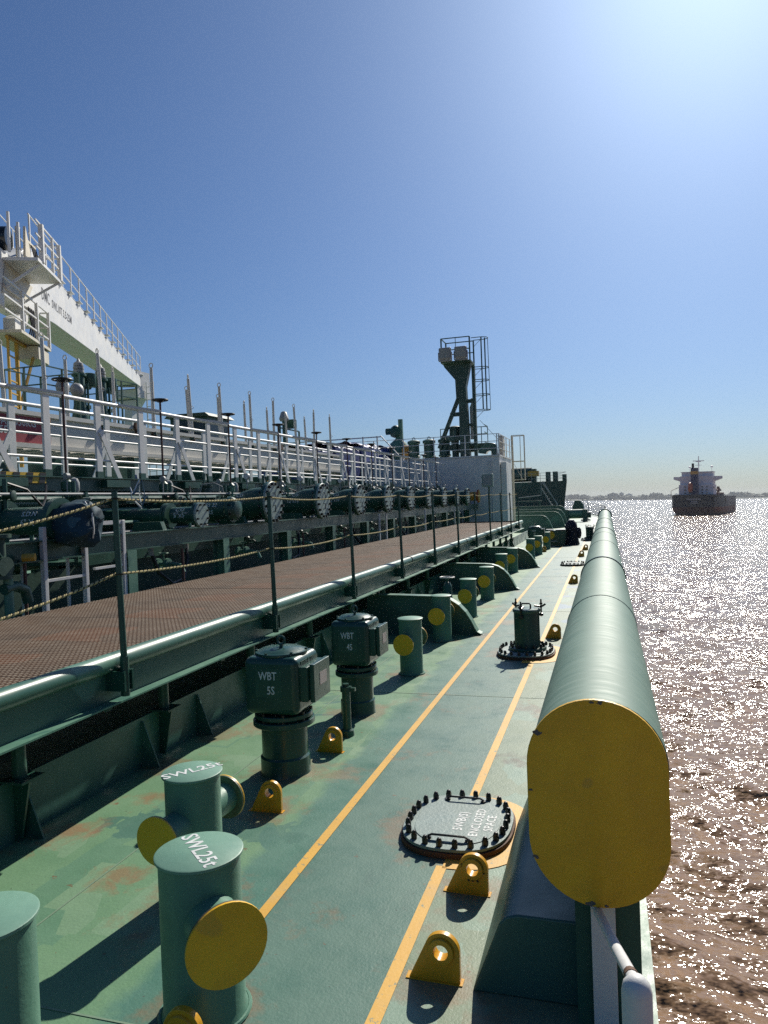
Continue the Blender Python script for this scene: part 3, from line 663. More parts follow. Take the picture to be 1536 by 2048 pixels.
# ------------------------------------------------------------------ manholes and standpipes
BOLT = MB().cyl((0, 0, 0), (0, 0, .03), .0195, n=6).lathe([(.0165, .03), (.0165, .038), (.009, .05), (0, .052)], n=8).mesh('bolt', 'bolt_black')
def manhole(loc, label, a=.35, bb=.415, nb=24, lines=(), cat='manhole', name='manhole', handles=True):
    t = thing(name, label, cat, loc)
    build('rim', MB().prism(sell(a, bb, 64), 0, .034, 'xy'), 'rusty', t, .004)
    cv = build('cover', MB().prism(sell(a - .012, bb - .012, 64), .036, .054, 'xy').prism(sell(a - .085, bb - .085, 48), .054, .059, 'xy'), 'cover_grey', t, .004)
    for x, y in even(sell(a - .045, bb - .045, 240), nb):
        build('bolt', BOLT, None, t, loc=(x, y, .053), rot=(0, 0, rnd.uniform(0, 1)))
    if handles:
        for sy in (-1, 1):
            y = sy * (bb - .125); x0 = -.01
            build('handle', MB().tube([(x0 - .12, y, .055), (x0 - .12, y, .075), (x0 - .10, y, .084), (x0 + .10, y, .084), (x0 + .12, y, .075), (x0 + .12, y, .055)], .007, 8).cyl((x0 - .12, y, .055), (x0 - .12, y, .07), .018, n=8).cyl((x0 + .12, y, .055), (x0 + .12, y, .07), .018, n=8), 'bolt_black', cv)
    for s_, sz, x, y in lines: text('lettering', s_, sz, 'letter_white', cv, (x, y, .0598), (0, 0, R(90)), .0008)
    return t
def even(pts, n):
    P = [Vector(p) for p in pts]; P.append(P[0]); L = [0]
    for i in range(1, len(P)): L.append(L[-1] + (P[i] - P[i - 1]).length)
    out = []
    for k in range(n):
        d = L[-1] * (k + .5) / n
        for i in range(1, len(P)):
            if L[i] >= d: out.append(tuple(P[i - 1].lerp(P[i], (d - L[i - 1]) / (L[i] - L[i - 1] + 1e-9)))); break
    return out
manhole((-.96, 4.60, 0), 'oval bolted manhole cover lettered ENCLOSED SPACE with rusty rim', lines=(('5WB(S)', .085, .02, -.02), ('ENCLOSED', .08, .125, -.02), ('SPACE', .08, .205, -.02)))
manhole((-1.0, 22.6, 0), 'far bolted manhole cover on the walkway beyond the second web frame', .36, .42, 20)
def standpipe(loc, label, base=True, hgt=.56):
    t = manhole(loc, label, .38, .45, 24, (), 'standpipe', 'standpipe', False) if base else thing('standpipe', label, 'standpipe', loc)
    ox = .02; z0 = .055 if base else 0
    build('foot_flange', MB().lathe([(.245, z0), (.25, z0 + .01), (.25, z0 + .035), (.24, z0 + .045)], (ox, 0, 0), 32), 'green_fresh', t)
    for k in range(12):
        a = 2 * math.pi * k / 12; build('bolt', BOLT, None, t, loc=(ox + .215 * math.cos(a), .215 * math.sin(a), z0 + .044))
    build('tube', MB().lathe([(.17, z0 + .04), (.168, z0 + .06), (.168, hgt)], (ox, 0, 0), 36), 'green_fresh', t)
    ld = build('lid', MB().lathe([(.178, hgt), (.182, hgt + .008), (.182, hgt + .03), (.17, hgt + .042), (.08, hgt + .05), (0, hgt + .052)], (ox, 0, 0), 36), 'green_web', t)
    build('grip', MB().tube([(ox - .06, -.05, hgt + .04), (ox - .06, -.05, hgt + .10), (ox - .045, -.05, hgt + .115), (ox + .045, -.05, hgt + .115), (ox + .06, -.05, hgt + .10), (ox + .06, -.05, hgt + .04)], .011, 8), 'bolt_black', ld)
    for k, a in enumerate((20, 140, 255)):
        ca, sa = math.cos(R(a)), math.sin(R(a)); cx, cy = ox + .20 * ca, .20 * sa
        q = MB().cyl((cx, cy, hgt - .06), (cx, cy, hgt + .16), .011, n=8).tube([(cx - .09 * ca, cy - .09 * sa, hgt + .075), (cx, cy, hgt + .055), (cx + .06 * ca, cy + .06 * sa, hgt + .09)], .014, 8)
        q.lathe([(.0, hgt - .075), (.028, hgt - .06), (.028, hgt - .03), (0, hgt - .015)], (cx, cy, 0), 10).cyl((cx, cy, hgt + .09), (cx, cy, hgt + .11), .022, n=6)
        build('wing_nut', q, 'bolt_black', t)
    return t
standpipe((-1.08, 9.96, 0), 'nearest dark standpipe with dogged lid on a bolted oval base')
standpipe((-.76, 34.6, 0), 'second standpipe along the walkway near the pipe end')
standpipe((-1.55, 60, 0), 'farthest standpipe on the foredeck before the railing', True, .62)

# ------------------------------------------------------------------ curved transverse web frames
def web(loc_y, toe, top, inner, label, mat='green_web', valve=False):
    t = thing('web_frame', label, 'web frame', (0, loc_y, 0), 0, 'curved deck web frames')
    k = top / .62
    c = [(inner, top + .02)] + [(toe - dx, z * k) for dx, z in ((.78, .61), (.62, .595), (.48, .55), (.36, .47), (.26, .36), (.18, .23), (.125, .11), (.09, .05), (.03, .015))]
    poly = c + [(toe, 0.0), (inner, 0.0)]
    build('plate', MB().prism(poly, .06, .075, 'xz'), mat, t)
    f = MB()
    for i in range(len(c) - 1):
        (x0, z0), (x1, z1) = c[i], c[i + 1]; d = Vector((x1 - x0, z1 - z0)).normalized(); nx, nz = -d.y * .012, d.x * .012
        f.add([(x0, -.02, z0), (x1, -.02, z1), (x1, .16, z1), (x0, .16, z0), (x0 + nx, -.02, z0 + nz), (x1 + nx, -.02, z1 + nz), (x1 + nx, .16, z1 + nz), (x0 + nx, .16, z0 + nz)],
              [(0, 3, 2, 1), (4, 5, 6, 7), (0, 1, 5, 4), (2, 3, 7, 6), (1, 2, 6, 5), (3, 0, 4, 7)])
    build('flange', f, 'green_light', t)
    return t
web(11.2, -1.86, .60, -3.72, 'nearest curved web frame with a handwheel valve behind it')
web(16.7, -1.90, .60, -3.72, 'second curved web frame on the deck from the camera')
web(21.9, -1.88, .60, -3.72, 'third curved web frame on the deck from the camera')
for i, (y, toe, top, inn) in enumerate(((44, -2.9, .95, -6), (48.5, -2.45, 1.05, -6), (53.5, -2.55, 1.12, -6), (60, -2.75, 1.25, -7))):
    web(y, toe, top, inn, ['tall curved web frame nearest beyond the walkway end', 'second tall curved web frame beyond the walkway end', 'third tall curved web frame beyond the walkway end', 'farthest tall curved web frame before the foredeck'][i])
t = thing('handwheel_valve', 'deck valve with handwheel behind the nearest curved web frame', 'valve', (-2.50, 11.75, 0))
build('body', MB().lathe([(.1, 0), (.1, .45), (.075, .5), (.075, .68), (.05, .74), (.02, .76), (.02, .84)], n=16), 'green_dark', t)
hw = MB().torus((0, 0, .83), .115, .011, 'z', 28, 8)
for k in range(5): hw.bar((0, 0, .83), (.115 * math.cos(k * 1.257), .115 * math.sin(k * 1.257), .83), .014, .01)
build('handwheel', hw, 'galv', t)
# the large chock box, covered gear and small gear further forward
t = thing('chock_box', 'large dark green chock box with a yellow disc beyond the bollards', 'deck fitting', (-1.98, 30.9, 0))
build('body', MB().prism([(-.38, 0), (.30, 0), (.36, .64), (-.36, .66)], 0, .8, 'xz'), 'green_dark', t, .02)
build('lip', MB().box(-.02, .36, -.02, .82, .66, .68).box(-.40, -.1, -.06, .3, .68, .70), 'galv', t)
build('roller_end', MB().cyl((-.22, -.02, .46), (-.22, .0, .46), .16, n=28), 'yellow', t)
build('step', MB().box(-.2, .05, -.14, .0, .20, .23).box(-.4, -.05, -.2, .0, .0, .03), 'galv', t)
def lump(prof, n, c, amp, seed, sq=1.0):
    rg = random.Random(seed); b = MB(); vs = []
    for i, (r, z) in enumerate(prof):
        for k in range(n):
            a = 2 * math.pi * k / n; rr = r * (1 + amp * math.sin(3 * a + i * .9 + seed) + amp * .8 * math.sin(7 * a - i * 1.3) + rg.uniform(-amp, amp) * .5)
            vs.append((c[0] + rr * math.cos(a), c[1] + rr * math.sin(a) * sq, c[2] + z + rg.uniform(-.01, .01)))
    m = len(prof)
    b.add(vs, [(i * n + k, i * n + (k + 1) % n, (i + 1) * n + (k + 1) % n, (i + 1) * n + k) for i in range(m - 1) for k in range(n)] + [tuple(range((m - 1) * n, m * n))], True)
    return b
t = thing('covered_gear', 'dark navy canvas-covered gear standing beyond the chock box', 'covered gear', (-1.42, 31.9, 0))
build('cover', lump([(.30, 0), (.28, .2), (.24, .4), (.26, .55), (.25, .75), (.20, .9), (.12, 1.0), (.04, 1.03)], 20, (0, 0, 0), .08, 2), 'navy', t)
build('side_bulge', lump([(.10, .25), (.14, .35), (.15, .48), (.13, .62), (.06, .70)], 14, (.26, .05, 0), .08, 4), 'navy', t)
build('top_plate', MB().lathe([(.13, 1.0), (.12, 1.03), (0, 1.05)], n=14), 'galv', t)
t = thing('winch_block', 'green mooring winch block on the foredeck beyond the covered gear', 'winch', (-2.0, 58, 0))
build('drum', MB().cyl((-.7, 0, .6), (.3, 0, .6), .35, n=24), 'green_light', t); build('cheek', MB().box(.3, .65, -.5, .6, 0, .95), 'green_dark', t, .05); build('cheek', MB().box(-.95, -.7, -.5, .6, 0, .95), 'green_dark', t, .05)
build('brake', MB().cyl((.65, 0, .5), (.9, 0, .5), .22, n=18), 'green_fresh', t)
t = thing('mooring_fairlead', 'dark fairlead with ladder on the foredeck rail beyond the pipe end', 'fairlead', (-2.4, 72, 0))
build('body', MB().prism([(-.7, 0), (.6, 0), (.4, 1.0), (.1, 1.5), (-.4, 1.5), (-.6, 1.0)], 0, .8, 'xz'), 'green_dark', t, .03); build('roller', MB().cyl((-.1, -.05, .9), (-.1, .0, .9), .3, n=18), 'green_fresh', t)
build('ladder', MB().bar((.5, -.3, 0), (.3, -.1, 1.6), .05, .05).bar((.9, -.3, 0), (.7, -.1, 1.6), .05, .05), 'galv', t)

# ------------------------------------------------------------------ longitudinal coaming with gussets
CX = -3.72
t = thing('deck_coaming', 'long upright green coaming plate with triangular gussets below the walkway', 'coaming', (CX, 0, 0))
build('plate', MB().box(-.012, .012, -2, 40, 0, .40), 'green_web', t)
for y in (2.6, 3.9, 5.20, 6.05, 7.6, 9.2, 10.4, 13.0, 14.5, 18.6, 20.2, 24, 26, 28, 30):
    build('gusset', MB().prism([(.012, 0), (.17, 0), (.16, .03), (.03, .37), (.012, .37)], y, y + .012, 'xz'), 'green_web', t)
# ------------------------------------------------------------------ walkway with grating
WY0, WY1 = -2.0, 31.6
t = thing('grating_walkway', 'raised walkway of brown grating edged with a green pipe', 'walkway', (0, 0, 0)); WALK = t
b = MB()
b.tube([(-3.43, WY0, 1.02), (-3.43, WY1, 1.02)], .068, 24)
build('edge_pipe', b, 'green_mix', t)
for y in (12.9, 18.4, 23.8): build('pipe_clamp', MB().cyl((-3.43, y - .02, 1.025), (-3.43, y + .02, 1.025), .074, n=20), 'black', t)
build('girder', MB().box(-3.445, -3.43, WY0, WY1, .755, .98), 'green_mix', t)
build('girder_flange', MB().box(-3.47, -3.33, WY0, WY1, .742, .754), 'green_light', t)
build('inner_girder', MB().box(-6.03, -5.99, WY0, WY1, .78, .985), 'green_dark', t)
build('end_plate', MB().box(-6.0, -3.45, WY1 + .005, WY1 + .03, .75, 1.07), 'black', t)
for i, y in enumerate(np.arange(.0, WY1, 3.0)): build('cross_beam', MB().box(-5.98, -3.45, y, y + .1, .80, .98), 'green_dark', t)
gm = MB(); gr = MB(); PL = 1.2
for i in range(60):
    x = -3.52 - i * .0412; gm.box(x - .0325, x, 0.004, PL - .004, .990, 1.020)
    for k in range(20): gr.box(x - .0405, x - .033, k * .06 + .01, k * .06 + .048, .992, 1.0222)
gmm, grm = gm.mesh('grating_panel', 'grating_brown'), gr.mesh('cross_rods', 'grating_rod')
for i in range(28):
    p = build('grating_panel', gmm, None, t, loc=(0, WY0 + i * PL, rnd.uniform(-.002, .002)))
    rods = build('cross_rods', grm, None, p); rods['kind'] = 'stuff'
for k, y in enumerate(np.arange(.6, 31, 1.62)):
    q = MB().box(-3.70, -3.56, y - .07, y + .07, .70, .742).cyl((-3.66, y, .42), (-3.66, y, .72), .045, n=14).box(-3.73, -3.55, y - .10, y + .10, .405, .42)
    q.prism([(-3.71, .40), (-3.58, .40), (-3.66, 0.02), (-3.71, .02)], y - .008, y + .008, 'xz'); build('support_leg', q, 'green_dark', t)
    build('bracket_tab', MB().prism([(0, .742), (.11, .742), (.09, .70), (.02, .70)], -3.40, -3.39, 'yz'), 'green_dark', t, loc=(0, y + .5, 0))
SY = [4.48 + 2.5 * k for k in range(-1, 11)]
for y in SY:
    p = build('stanchion', MB().tube([(-3.31, y, .80), (-3.31, y, 1.0), (-3.315, y - .01, 1.6), (-3.325, y - .012, 2.24)], [.024, .024, .0215, .021], 12), 'green_fresh', t)
    build('bracket', MB().box(-3.43, -3.275, y - .055, y - .035, .83, .97).box(-3.43, -3.275, y + .035, y + .055, .83, .97).cyl((-3.31, y, .79), (-3.31, y, 1.07), .031, n=12), 'green_fresh', p)
    build('rope_tie', MB().torus((-3.32, y, 2.19), .028, .007, 'z', 12, 6).torus((-3.315, y, 1.655), .028, .007, 'z', 12, 6), 'rope_dark', p)
# ------------------------------------------------------------------ ropes
def rope(zt, label, pre):
    pts = []
    ys = [pre[1]] + SY[1:]; zs = [pre[2]] + [zt] * (len(SY) - 1); xs = [pre[0]] + [-3.352] * (len(SY) - 1)
    for i in range(len(ys) - 1):
        for k in range(40):
            u = k / 40; sag = 4 * u * (1 - u) * ((.022 + .018 * ((i * 7) % 5) / 4) if i else .04)
            pts.append(Vector((xs[i] + (xs[i + 1] - xs[i]) * u, ys[i] + (ys[i + 1] - ys[i]) * u, zs[i] + (zs[i + 1] - zs[i]) * u - sag)))
    t = thing('rope', label, 'rope', pts[0]); o = pts[0]
    # three laid strands: two pale and one dark
    dens = []
    for i in range(len(pts) - 1):
        n = 7 if pts[i].y < 17 else 2
        for k in range(n): dens.append(pts[i].lerp(pts[i + 1], k / n))
    for si, mat in enumerate(('rope', 'rope', 'rope_dark')):
        q = MB(); ln = 0; path = []
        for i, p in enumerate(dens):
            if i: ln += (p - dens[i - 1]).length
            a = ln / .05 * 2 * math.pi + si * 2.094
            path.append(p - o + Vector((math.cos(a) * .0048, 0, math.sin(a) * .0048)))
        q.tube(path, .0056 if si < 2 else .0047, 5); build('strand', q, mat, t)
rope(2.19, 'upper yellowish twisted safety rope along the walkway stanchions', (-3.45, 2.6, 1.92))
rope(1.655, 'lower yellowish twisted safety rope along the walkway stanchions', (-3.45, 2.6, 1.43))
t = thing('twine', 'tuft of blue twine tied to the near stanchion top', 'twine', (-3.31, 4.66, 2.22))
for k in range(7):
    a = rnd.uniform(0, 6.28); build('loop', MB().tube([(0, 0, 0), (.05 * math.cos(a), .05 + .04 * math.sin(a), .06 + .05 * math.sin(a)), (.08 * math.cos(a), .09, -.02), (.03, .06, -.06 - .05 * rnd.random())], .004, 5), 'twine_blue' if k % 2 else 'letter_white', t)

# ------------------------------------------------------------------ manifold
FX, FZ = -6.10, 2.16
def flange_ring(n, r, x, parent, br=.02, l=.05, mat='bolt_black'):
    bmz = MB().cyl((-l, 0, 0), (l, 0, 0), br, n=6).mesh('bolt', mat)
    for k in range(n):
        a = 2 * math.pi * (k + .5) / n; build('bolt', bmz, None, parent, loc=(x, r * math.cos(a), r * math.sin(a)))
def manifold(y, label, letters, small='C.O'):
    t = thing('manifold_line', label, 'pipe', (FX, y, FZ), 0, 'cargo manifold lines')
    build('blind_flange', MB().lathe([(.395, 0), (.40, -.005), (.40, -.04), (.395, -.045)], n=40, axis='x'), 'blind_flange', t)
    fl = build('flange', MB().lathe([(.40, -.05), (.40, -.10), (.33, -.12), (.31, -.16)], n=40, axis='x'), 'green_dark', t)
    flange_ring(16, .355, -.05, t, .030, .10)
    h = MB()
    for sz in (-.12, .12): h.tube([(0, -.03, sz - .06), (.05, -.03, sz - .06), (.05, -.03, sz + .06), (0, -.03, sz + .06)], .009, 6)
    build('handle', h, 'black', t)
    # eccentric reducer: flat underside
    b = MB(); n = 28; prof = [(-.15, .305), (-.45, .295), (-.95, .215), (-1.15, .20)]; vs = []
    for x, r in prof:
        for k in range(n):
            a = 2 * math.pi * k / n; vs.append((x, r * math.cos(a), r * math.sin(a) - (.305 - r)))
    b.add(vs, [(i * n + k, i * n + (k + 1) % n, (i + 1) * n + (k + 1) % n, (i + 1) * n + k) for i in range(3) for k in range(n)], True); build('reducer', b, 'green_dark', t)
    f2 = build('inner_flange', MB().lathe([(.29, -1.15), (.29, -1.20)], (0, 0, -.10), 32, 'x').lathe([(.29, -1.21), (.29, -1.26)], (0, 0, -.10), 32, 'x'), 'green_dark', t)
    for k in range(10):
        a = 2 * math.pi * k / 10; build('bolt', MB().cyl((-1.28, .255 * math.cos(a), .255 * math.sin(a) - .1), (-1.13, .255 * math.cos(a), .255 * math.sin(a) - .1), .017, n=6), 'bolt_black', f2)
    vb = build('valve_body', MB().lathe([(.22, -1.26), (.27, -1.36), (.27, -1.52), (.22, -1.62), (.20, -1.66), (.20, -4.2)], (0, 0, -.10), 24, 'x'), 'green_dark', t)
    build('drain_valve', MB().cyl((-.6, 0, -.3), (-.6, 0, -.62), .03, n=10).lathe([(.02, -.62), (.06, -.66), (.06, -.74), (.03, -.8)], (-.6, 0, 0), 12).tube([(-.6, 0, -.72), (-.45, -.02, -.72), (-.38, -.02, -.78)], .028, 8), 'green_old', t)
    build('bonnet', MB().lathe([(.16, .10), (.16, .14), (.11, .17), (.09, .34), (.12, .36), (.12, .39)], (-1.44, 0, 0), 18), 'green_old', t)
    for sy in (-1, 1): build('yoke_arm', MB().bar((-1.44, sy * .10, .38), (-1.44, sy * .05, .62), .04, .03), 'green_dark', t)
    build('grease_line', MB().tube([(-1.0, -.12, .18), (-1.0, -.16, .34), (-1.15, -.2, .42), (-1.4, -.22, .40), (-1.5, -.22, .1), (-1.5, -.25, -.3)], .011, 6), 'galv', t)
    build('sample_cock', MB().cyl((-.85, -.05, .15), (-.85, -.05, .33), .022, n=8).lathe([(.05, .24), (.05, .27)], (-.85, -.05, 0), 10).bar((-.93, -.05, .33), (-.77, -.05, .34), .025, .02), 'green_light', t)
    build('stub_flange', MB().cyl((-.4, .0, -.32), (-.4, 0, -.45), .05, n=10).lathe([(.085, -.45), (.085, -.48)], (-.4, 0, 0), 14), 'green_old', t)
    g = build('gauge', MB().cyl((-.55, 0, .28), (-.55, 0, .46), .012, n=8).cyl((-.55, -.03, .52), (-.55, .03, .52), .06, n=18), 'galv', t); build('gauge_face', MB().cyl((-.55, -.034, .52), (-.55, -.031, .52), .05, n=18), 'letter_white', g)
    text('lettering', letters, .12, 'letter_white', t, (-.62, -.285, .02), (R(90), 0, 0), .001, stretch=.85)
    text('lettering', small, .10, 'letter_white', t, (-.58, -.262, .15), (R(62), 0, 0), .001, stretch=.85)
    return t
MY = [13.0 + 2.635 * k for k in range(9)]
m0 = manifold(MY[0], 'nearest large blind-flanged manifold line lettered 6 x 16', '6"x16"')
m1 = manifold(MY[1], 'second large blind-flanged manifold line lettered 12 x 16', '12"x16"')
for k in range(2, 9): clone(m1, (FX, MY[k], FZ), 0, f'{ORD[k]} large blind-flanged manifold line counted from the near end')
# smaller lines at the near end
t = thing('small_manifold_line', 'slim manifold line lettered 5 x 5 with pale end flange', 'pipe', (FX, 10.36, 2.0))
build('pipe', MB().cyl((-4, 0, 0), (-.6, 0, 0), .12, n=24).cyl((-.52, 0, 0), (-.06, 0, 0), .13, n=24), 'green_dark', t)
build('end_flange', MB().lathe([(.2, 0), (.2, -.04)], n=28, axis='x'), 'blind_flange', t); [build('flange', MB().lathe([(.2, a_), (.2, a_ - .045)], n=28, axis='x'), 'green_dark', t) for a_ in (-.045, -.555, -.61)]
flange_ring(8, .165, -.04, t, .017, .07)
text('lettering', '5"x5"', .11, 'letter_white', t, (-.32, -.132, .0), (R(90), 0, 0), .001); text('lettering', 'C.O', .09, 'letter_white', t, (-.33, -.115, .085), (R(55), 0, 0), .001)
t = thing('pressure_line', 'manifold line lettered PRESS 22 BARS', 'pipe', (FX - .2, 11.75, 2.06))
build('pipe', MB().cyl((-4, 0, 0), (-.1, 0, 0), .17, n=24), 'green_dark', t); build('flange', MB().lathe([(.23, -.05), (.23, 0)], n=28, axis='x'), 'green_dark', t); build('dished_end', MB().lathe([(.21, .002), (.15, .1), (0, .14)], n=28, axis='x'), 'green_dark', t); build('flange', MB().lathe([(.24, -.82), (.24, -.9)], n=28, axis='x'), 'green_dark', t); flange_ring(8, .195, -.02, t, .017, .06)
text('lettering', 'PRESS 22', .10, 'letter_white', t, (-.42, -.158, .085), (R(63), 0, 0), .001); text('lettering', 'BARS', .10, 'letter_white', t, (-.42, -.173, -.04), (R(90), 0, 0), .001)
t = thing('capped_manifold_line', 'manifold line lettered 6 x with its end under the blue cover', 'pipe', (FX, 7.45, 2.02))
build('pipe', MB().cyl((-4, 0, 0), (-.35, 0, 0), .17, n=24), 'green_dark', t); [build('flange', MB().lathe([(.27, a_), (.27, a_ - .08)], n=28, axis='x'), 'green_dark', t) for a_ in (-1.02, -1.11, -.2)]
text('lettering', '6" X', .11, 'letter_white', t, (-.56, -.173, -.02), (R(90), 0, 0), .001); text('lettering', 'S.D.N', .09, 'letter_white', t, (-.54, -.155, .085), (R(60), 0, 0), .001)
t = thing('canvas_cover', 'blue canvas bag tied over a manifold end near the rope', 'cover', (FX + .02, 7.5, 1.99))
def bag():
    rg = random.Random(9); b = MB(); n = 26; prof = [(-.34, .17), (-.30, .21), (-.22, .23), (-.10, .25), (.03, .25), (.14, .235), (.19, .19), (.21, .08)]; vs = []
    for i, (x, r) in enumerate(prof):
        for k in range(n):
            a = 2 * math.pi * k / n; f = 1 + .07 * math.sin(5 * a + i * .5) + .06 * math.sin(9 * a - i) + rg.uniform(-.05, .05)
            z = r * f * math.sin(a); vs.append((x + .03 * math.sin(4 * a), r * f * math.cos(a), z - (.05 if z < 0 else 0)))
    b.add(vs, [(i * n + k, i * n + (k + 1) % n, (i + 1) * n + (k + 1) % n, (i + 1) * n + k) for i in range(len(prof) - 1) for k in range(n)] + [tuple(range((len(prof) - 1) * n, len(prof) * n))], True); return b
build('bag', bag(), 'canvas_blue', t); build('drawstring', MB().tube([(.14, -.08, .24), (.22, -.06, .1), (.23, -.05, -.1), (.19, -.02, -.2)], .01, 6), 'letter_white', t)

# manifold support
t = thing('manifold_platform', 'dark green steel platform of beams and posts carrying the manifold', 'platform', (0, 0, 0))
build('front_beam', MB().box(-6.36, -6.345, 6.2, 38, 1.57, 1.78).box(-6.42, -6.28, 6.2, 38, 1.78, 1.795).box(-6.42, -6.28, 6.2, 38, 1.555, 1.57), 'green_dark', t)
build('shade_plate', MB().box(-7.2, -7.18, 3, 38, 0, 1.34), 'green_old', t); build('back_beam', MB().box(-8.9, -8.8, 2, 38, 1.5, 1.8), 'green_dark', t)  # first plate is added to darken the gap under the manifold
build('drip_tray', MB().box(-8.8, -7.05, 8.8, 36.5, 1.35, 1.40).box(-7.05, -7.03, 8.8, 36.5, 1.35, 1.66), 'green_dark', t)
for k in range(11):
    y = 8.75 + 2.635 * k
    build('post', MB().box(-6.45, -6.27, y - .008, y + .008, 0, 1.555).box(-6.46, -6.448, y - .1, y + .1, 0, 1.555).box(-6.272, -6.26, y - .1, y + .1, 0, 1.555), 'green_light' if k in (0, 1) else 'green_mix', t)
    build('tie_beam', MB().box(-8.8, -6.37, y - .06, y + .06, 1.56, 1.70), 'green_dark', t)
    build('knee', MB().prism([(-7.4, 0), (-6.46, 0), (-6.46, .9)], y + .2, y + .215, 'xz'), 'green_dark', t)
    build('saddle', MB().prism([(-6.9, 1.79), (-6.35, 1.79), (-6.4, 1.92), (-6.85, 1.92)], y + .9, y + 1.0, 'xz'), 'green_dark', t)
    build('drain_branch', MB().tube([(-6.8, y + 1.3, 1.25), (-6.45, y + 1.3, 1.25), (-6.32, y + 1.3, 1.22), (-6.28, y + 1.3, 1.12)], .035, 10).lathe([(.09, -6.75), (.09, -6.70)], (0, y + 1.3, 1.25), 12, 'x').lathe([(.09, -6.58), (.09, -6.53)], (0, y + 1.3, 1.25), 12, 'x').torus((-6.63, y + 1.3, 1.42), .07, .01, 'z', 14, 6).cyl((-6.63, y + 1.3, 1.25), (-6.63, y + 1.3, 1.42), .012, n=6), 'green_light', t)
for y in (20.2, 20.9, 25.8, 31.2): build('white_post', MB().box(-6.24, -6.2, y, y + .06, 0, 1.75), 'white_worn', t)
for y in (9.9, 14.6, 17.2, 22.5): build('pipe_stub', MB().cyl((-6.2, y, 1.0), (-6.2, y, 1.5), .022, n=8), 'spindle_rust', t)
# white tubular gate frames in the gap behind the rope
t = thing('access_gate', 'white gate rails standing behind the walkway under the blue cover', 'gate', (0, 0, 0))
gf = [(7.12, 1.95), (7.83, 1.82), (8.6, 1.98)]
for y, z in gf: build('upright', MB().box(-6.33, -6.27, y - .03, y + .03, .3, z), 'white_worn', t, .006)
build('rail', MB().box(-6.32, -6.28, 7.15, 7.8, 1.30, 1.33), 'white_worn', t); build('rail', MB().box(-6.32, -6.28, 8.0, 8.57, 1.36, 1.39), 'white_worn', t); build('rail', MB().box(-6.32, -6.28, 8.0, 8.6, 1.93, 1.98), 'white_worn', t)
build('thin_upright', MB().box(-6.5, -6.47, 7.72, 7.75, .2, 1.75), 'white_worn', t); build('thin_upright', MB().box(-6.4, -6.37, 6.86, 6.89, .2, 1.6), 'white_worn', t)
# hydrant cluster at the left edge
t = thing('hydrant_valve', 'cluster of green valves on a stand pipe at the left edge', 'valve', (-6.25, 6.2, 0))
build('stand', MB().cyl((0, .32, 0), (0, .32, 1.42), .05, n=14).cyl((-.3, .1, 0), (-.3, .1, 1.5), .06, n=14), 'green_light', t)
build('body', MB().cyl((-.35, .2, 1.55), (.1, .2, 1.55), .11, n=16).cyl((0, .22, 1.45), (0, .22, 1.9), .06, n=14).lathe([(.12, 1.86), (.12, 1.9)], (0, .22, 0), 16).lathe([(.12, 1.42), (.12, 1.46)], (0, .22, 0), 16), 'green_old', t)
build('handwheel', MB().torus((.05, .1, 1.6), .11, .014, 'x', 20, 6).bar((.05, -.01, 1.6), (.05, .21, 1.6), .02, .02), 'green_dark', t)
build('elbow', MB().tube([(0, .25, 1.3), (.0, .42, 1.32), (0, .56, 1.26), (0, .6, 1.12)], .06, 12), 'green_dark', t)
build('nozzle', MB().cyl((-.02, .56, 1.62), (.1, .62, 1.62), .045, n=12), 'crane_yellow', t); build('drain', MB().cyl((-.05, .62, .2), (-.05, .62, 1.6), .02, n=8), 'spindle_rust', t)

# ------------------------------------------------------------------ pipework behind the manifold (fore-and-aft lines)
for i, (x, z, r, y0, y1) in enumerate(((-7.6, 1.0, .16, 0, 38), (-8.3, .8, .2, 0, 38), (-9.4, 2.25, .10, 4, 38), (-9.9, 1.9, .16, 2, 38), (-10.6, 1.7, .22, 2, 38), (-11.4, 1.2, .25, 2, 38), (-12.4, 1.6, .25, 2, 38), (-13.6, 1.9, .28, 2, 38))):
    labs = ['lowest fore-and-aft pipe just behind the grating', 'second fore-and-aft pipe behind the grating', 'slim high fore-and-aft pipe under the white railing', 'fore-and-aft cargo pipe under the upper walkway',
            'large cargo pipe behind the upper walkway', 'low wide cargo pipe behind the upper walkway', 'cargo pipe near the middle of the deck', 'highest cargo pipe at the middle of the deck']
    t = thing('cargo_pipe', labs[i], 'pipe', (x, 0, 0), 0, 'fore-and-aft pipelines')
    build('pipe', MB().cyl((0, y0, z), (0, y1, z), r, n=20), 'green_dark' if i != 2 else 'green_light', t)
    for y in np.arange(y0 + 3.3 + i * .3, y1 - 1, 6.1):
        build('flange', MB().lathe([(r * 1.45, y), (r * 1.45, y + .05)], (0, 0, z), 20, 'y').lathe([(r * 1.45, y + .06), (r * 1.45, y + .11)], (0, 0, z), 20, 'y'), 'green_dark', t)
        build('pipe_stool', MB().box(-.08, .08, y + 1.5, y + 1.7, 0, z - r * .8), 'green_dark', t)
for i, (y, x) in enumerate(((6.6, -9.3), (9.0, -9.7), (12.4, -9.5), (16.0, -9.7), (20.5, -9.6), (25, -9.7))):
    t = thing('valve_cabinet', f'{ORD[i]} grey-green box below the upper walkway counted from the near end', 'cabinet', (x, y, 0), 0, 'boxes below the upper walkway')
    build('case', MB().box(-.3, .3, -.35, .35, 1.6, 2.35), 'green_mix', t, .02); build('leg', MB().box(-.25, -.2, -.3, -.25, 0, 1.6).box(.2, .25, -.3, -.25, 0, 1.6), 'green_dark', t); build('door_panel', MB().box(-.24, .24, -.362, -.352, 1.66, 2.28), 'green_light', t)

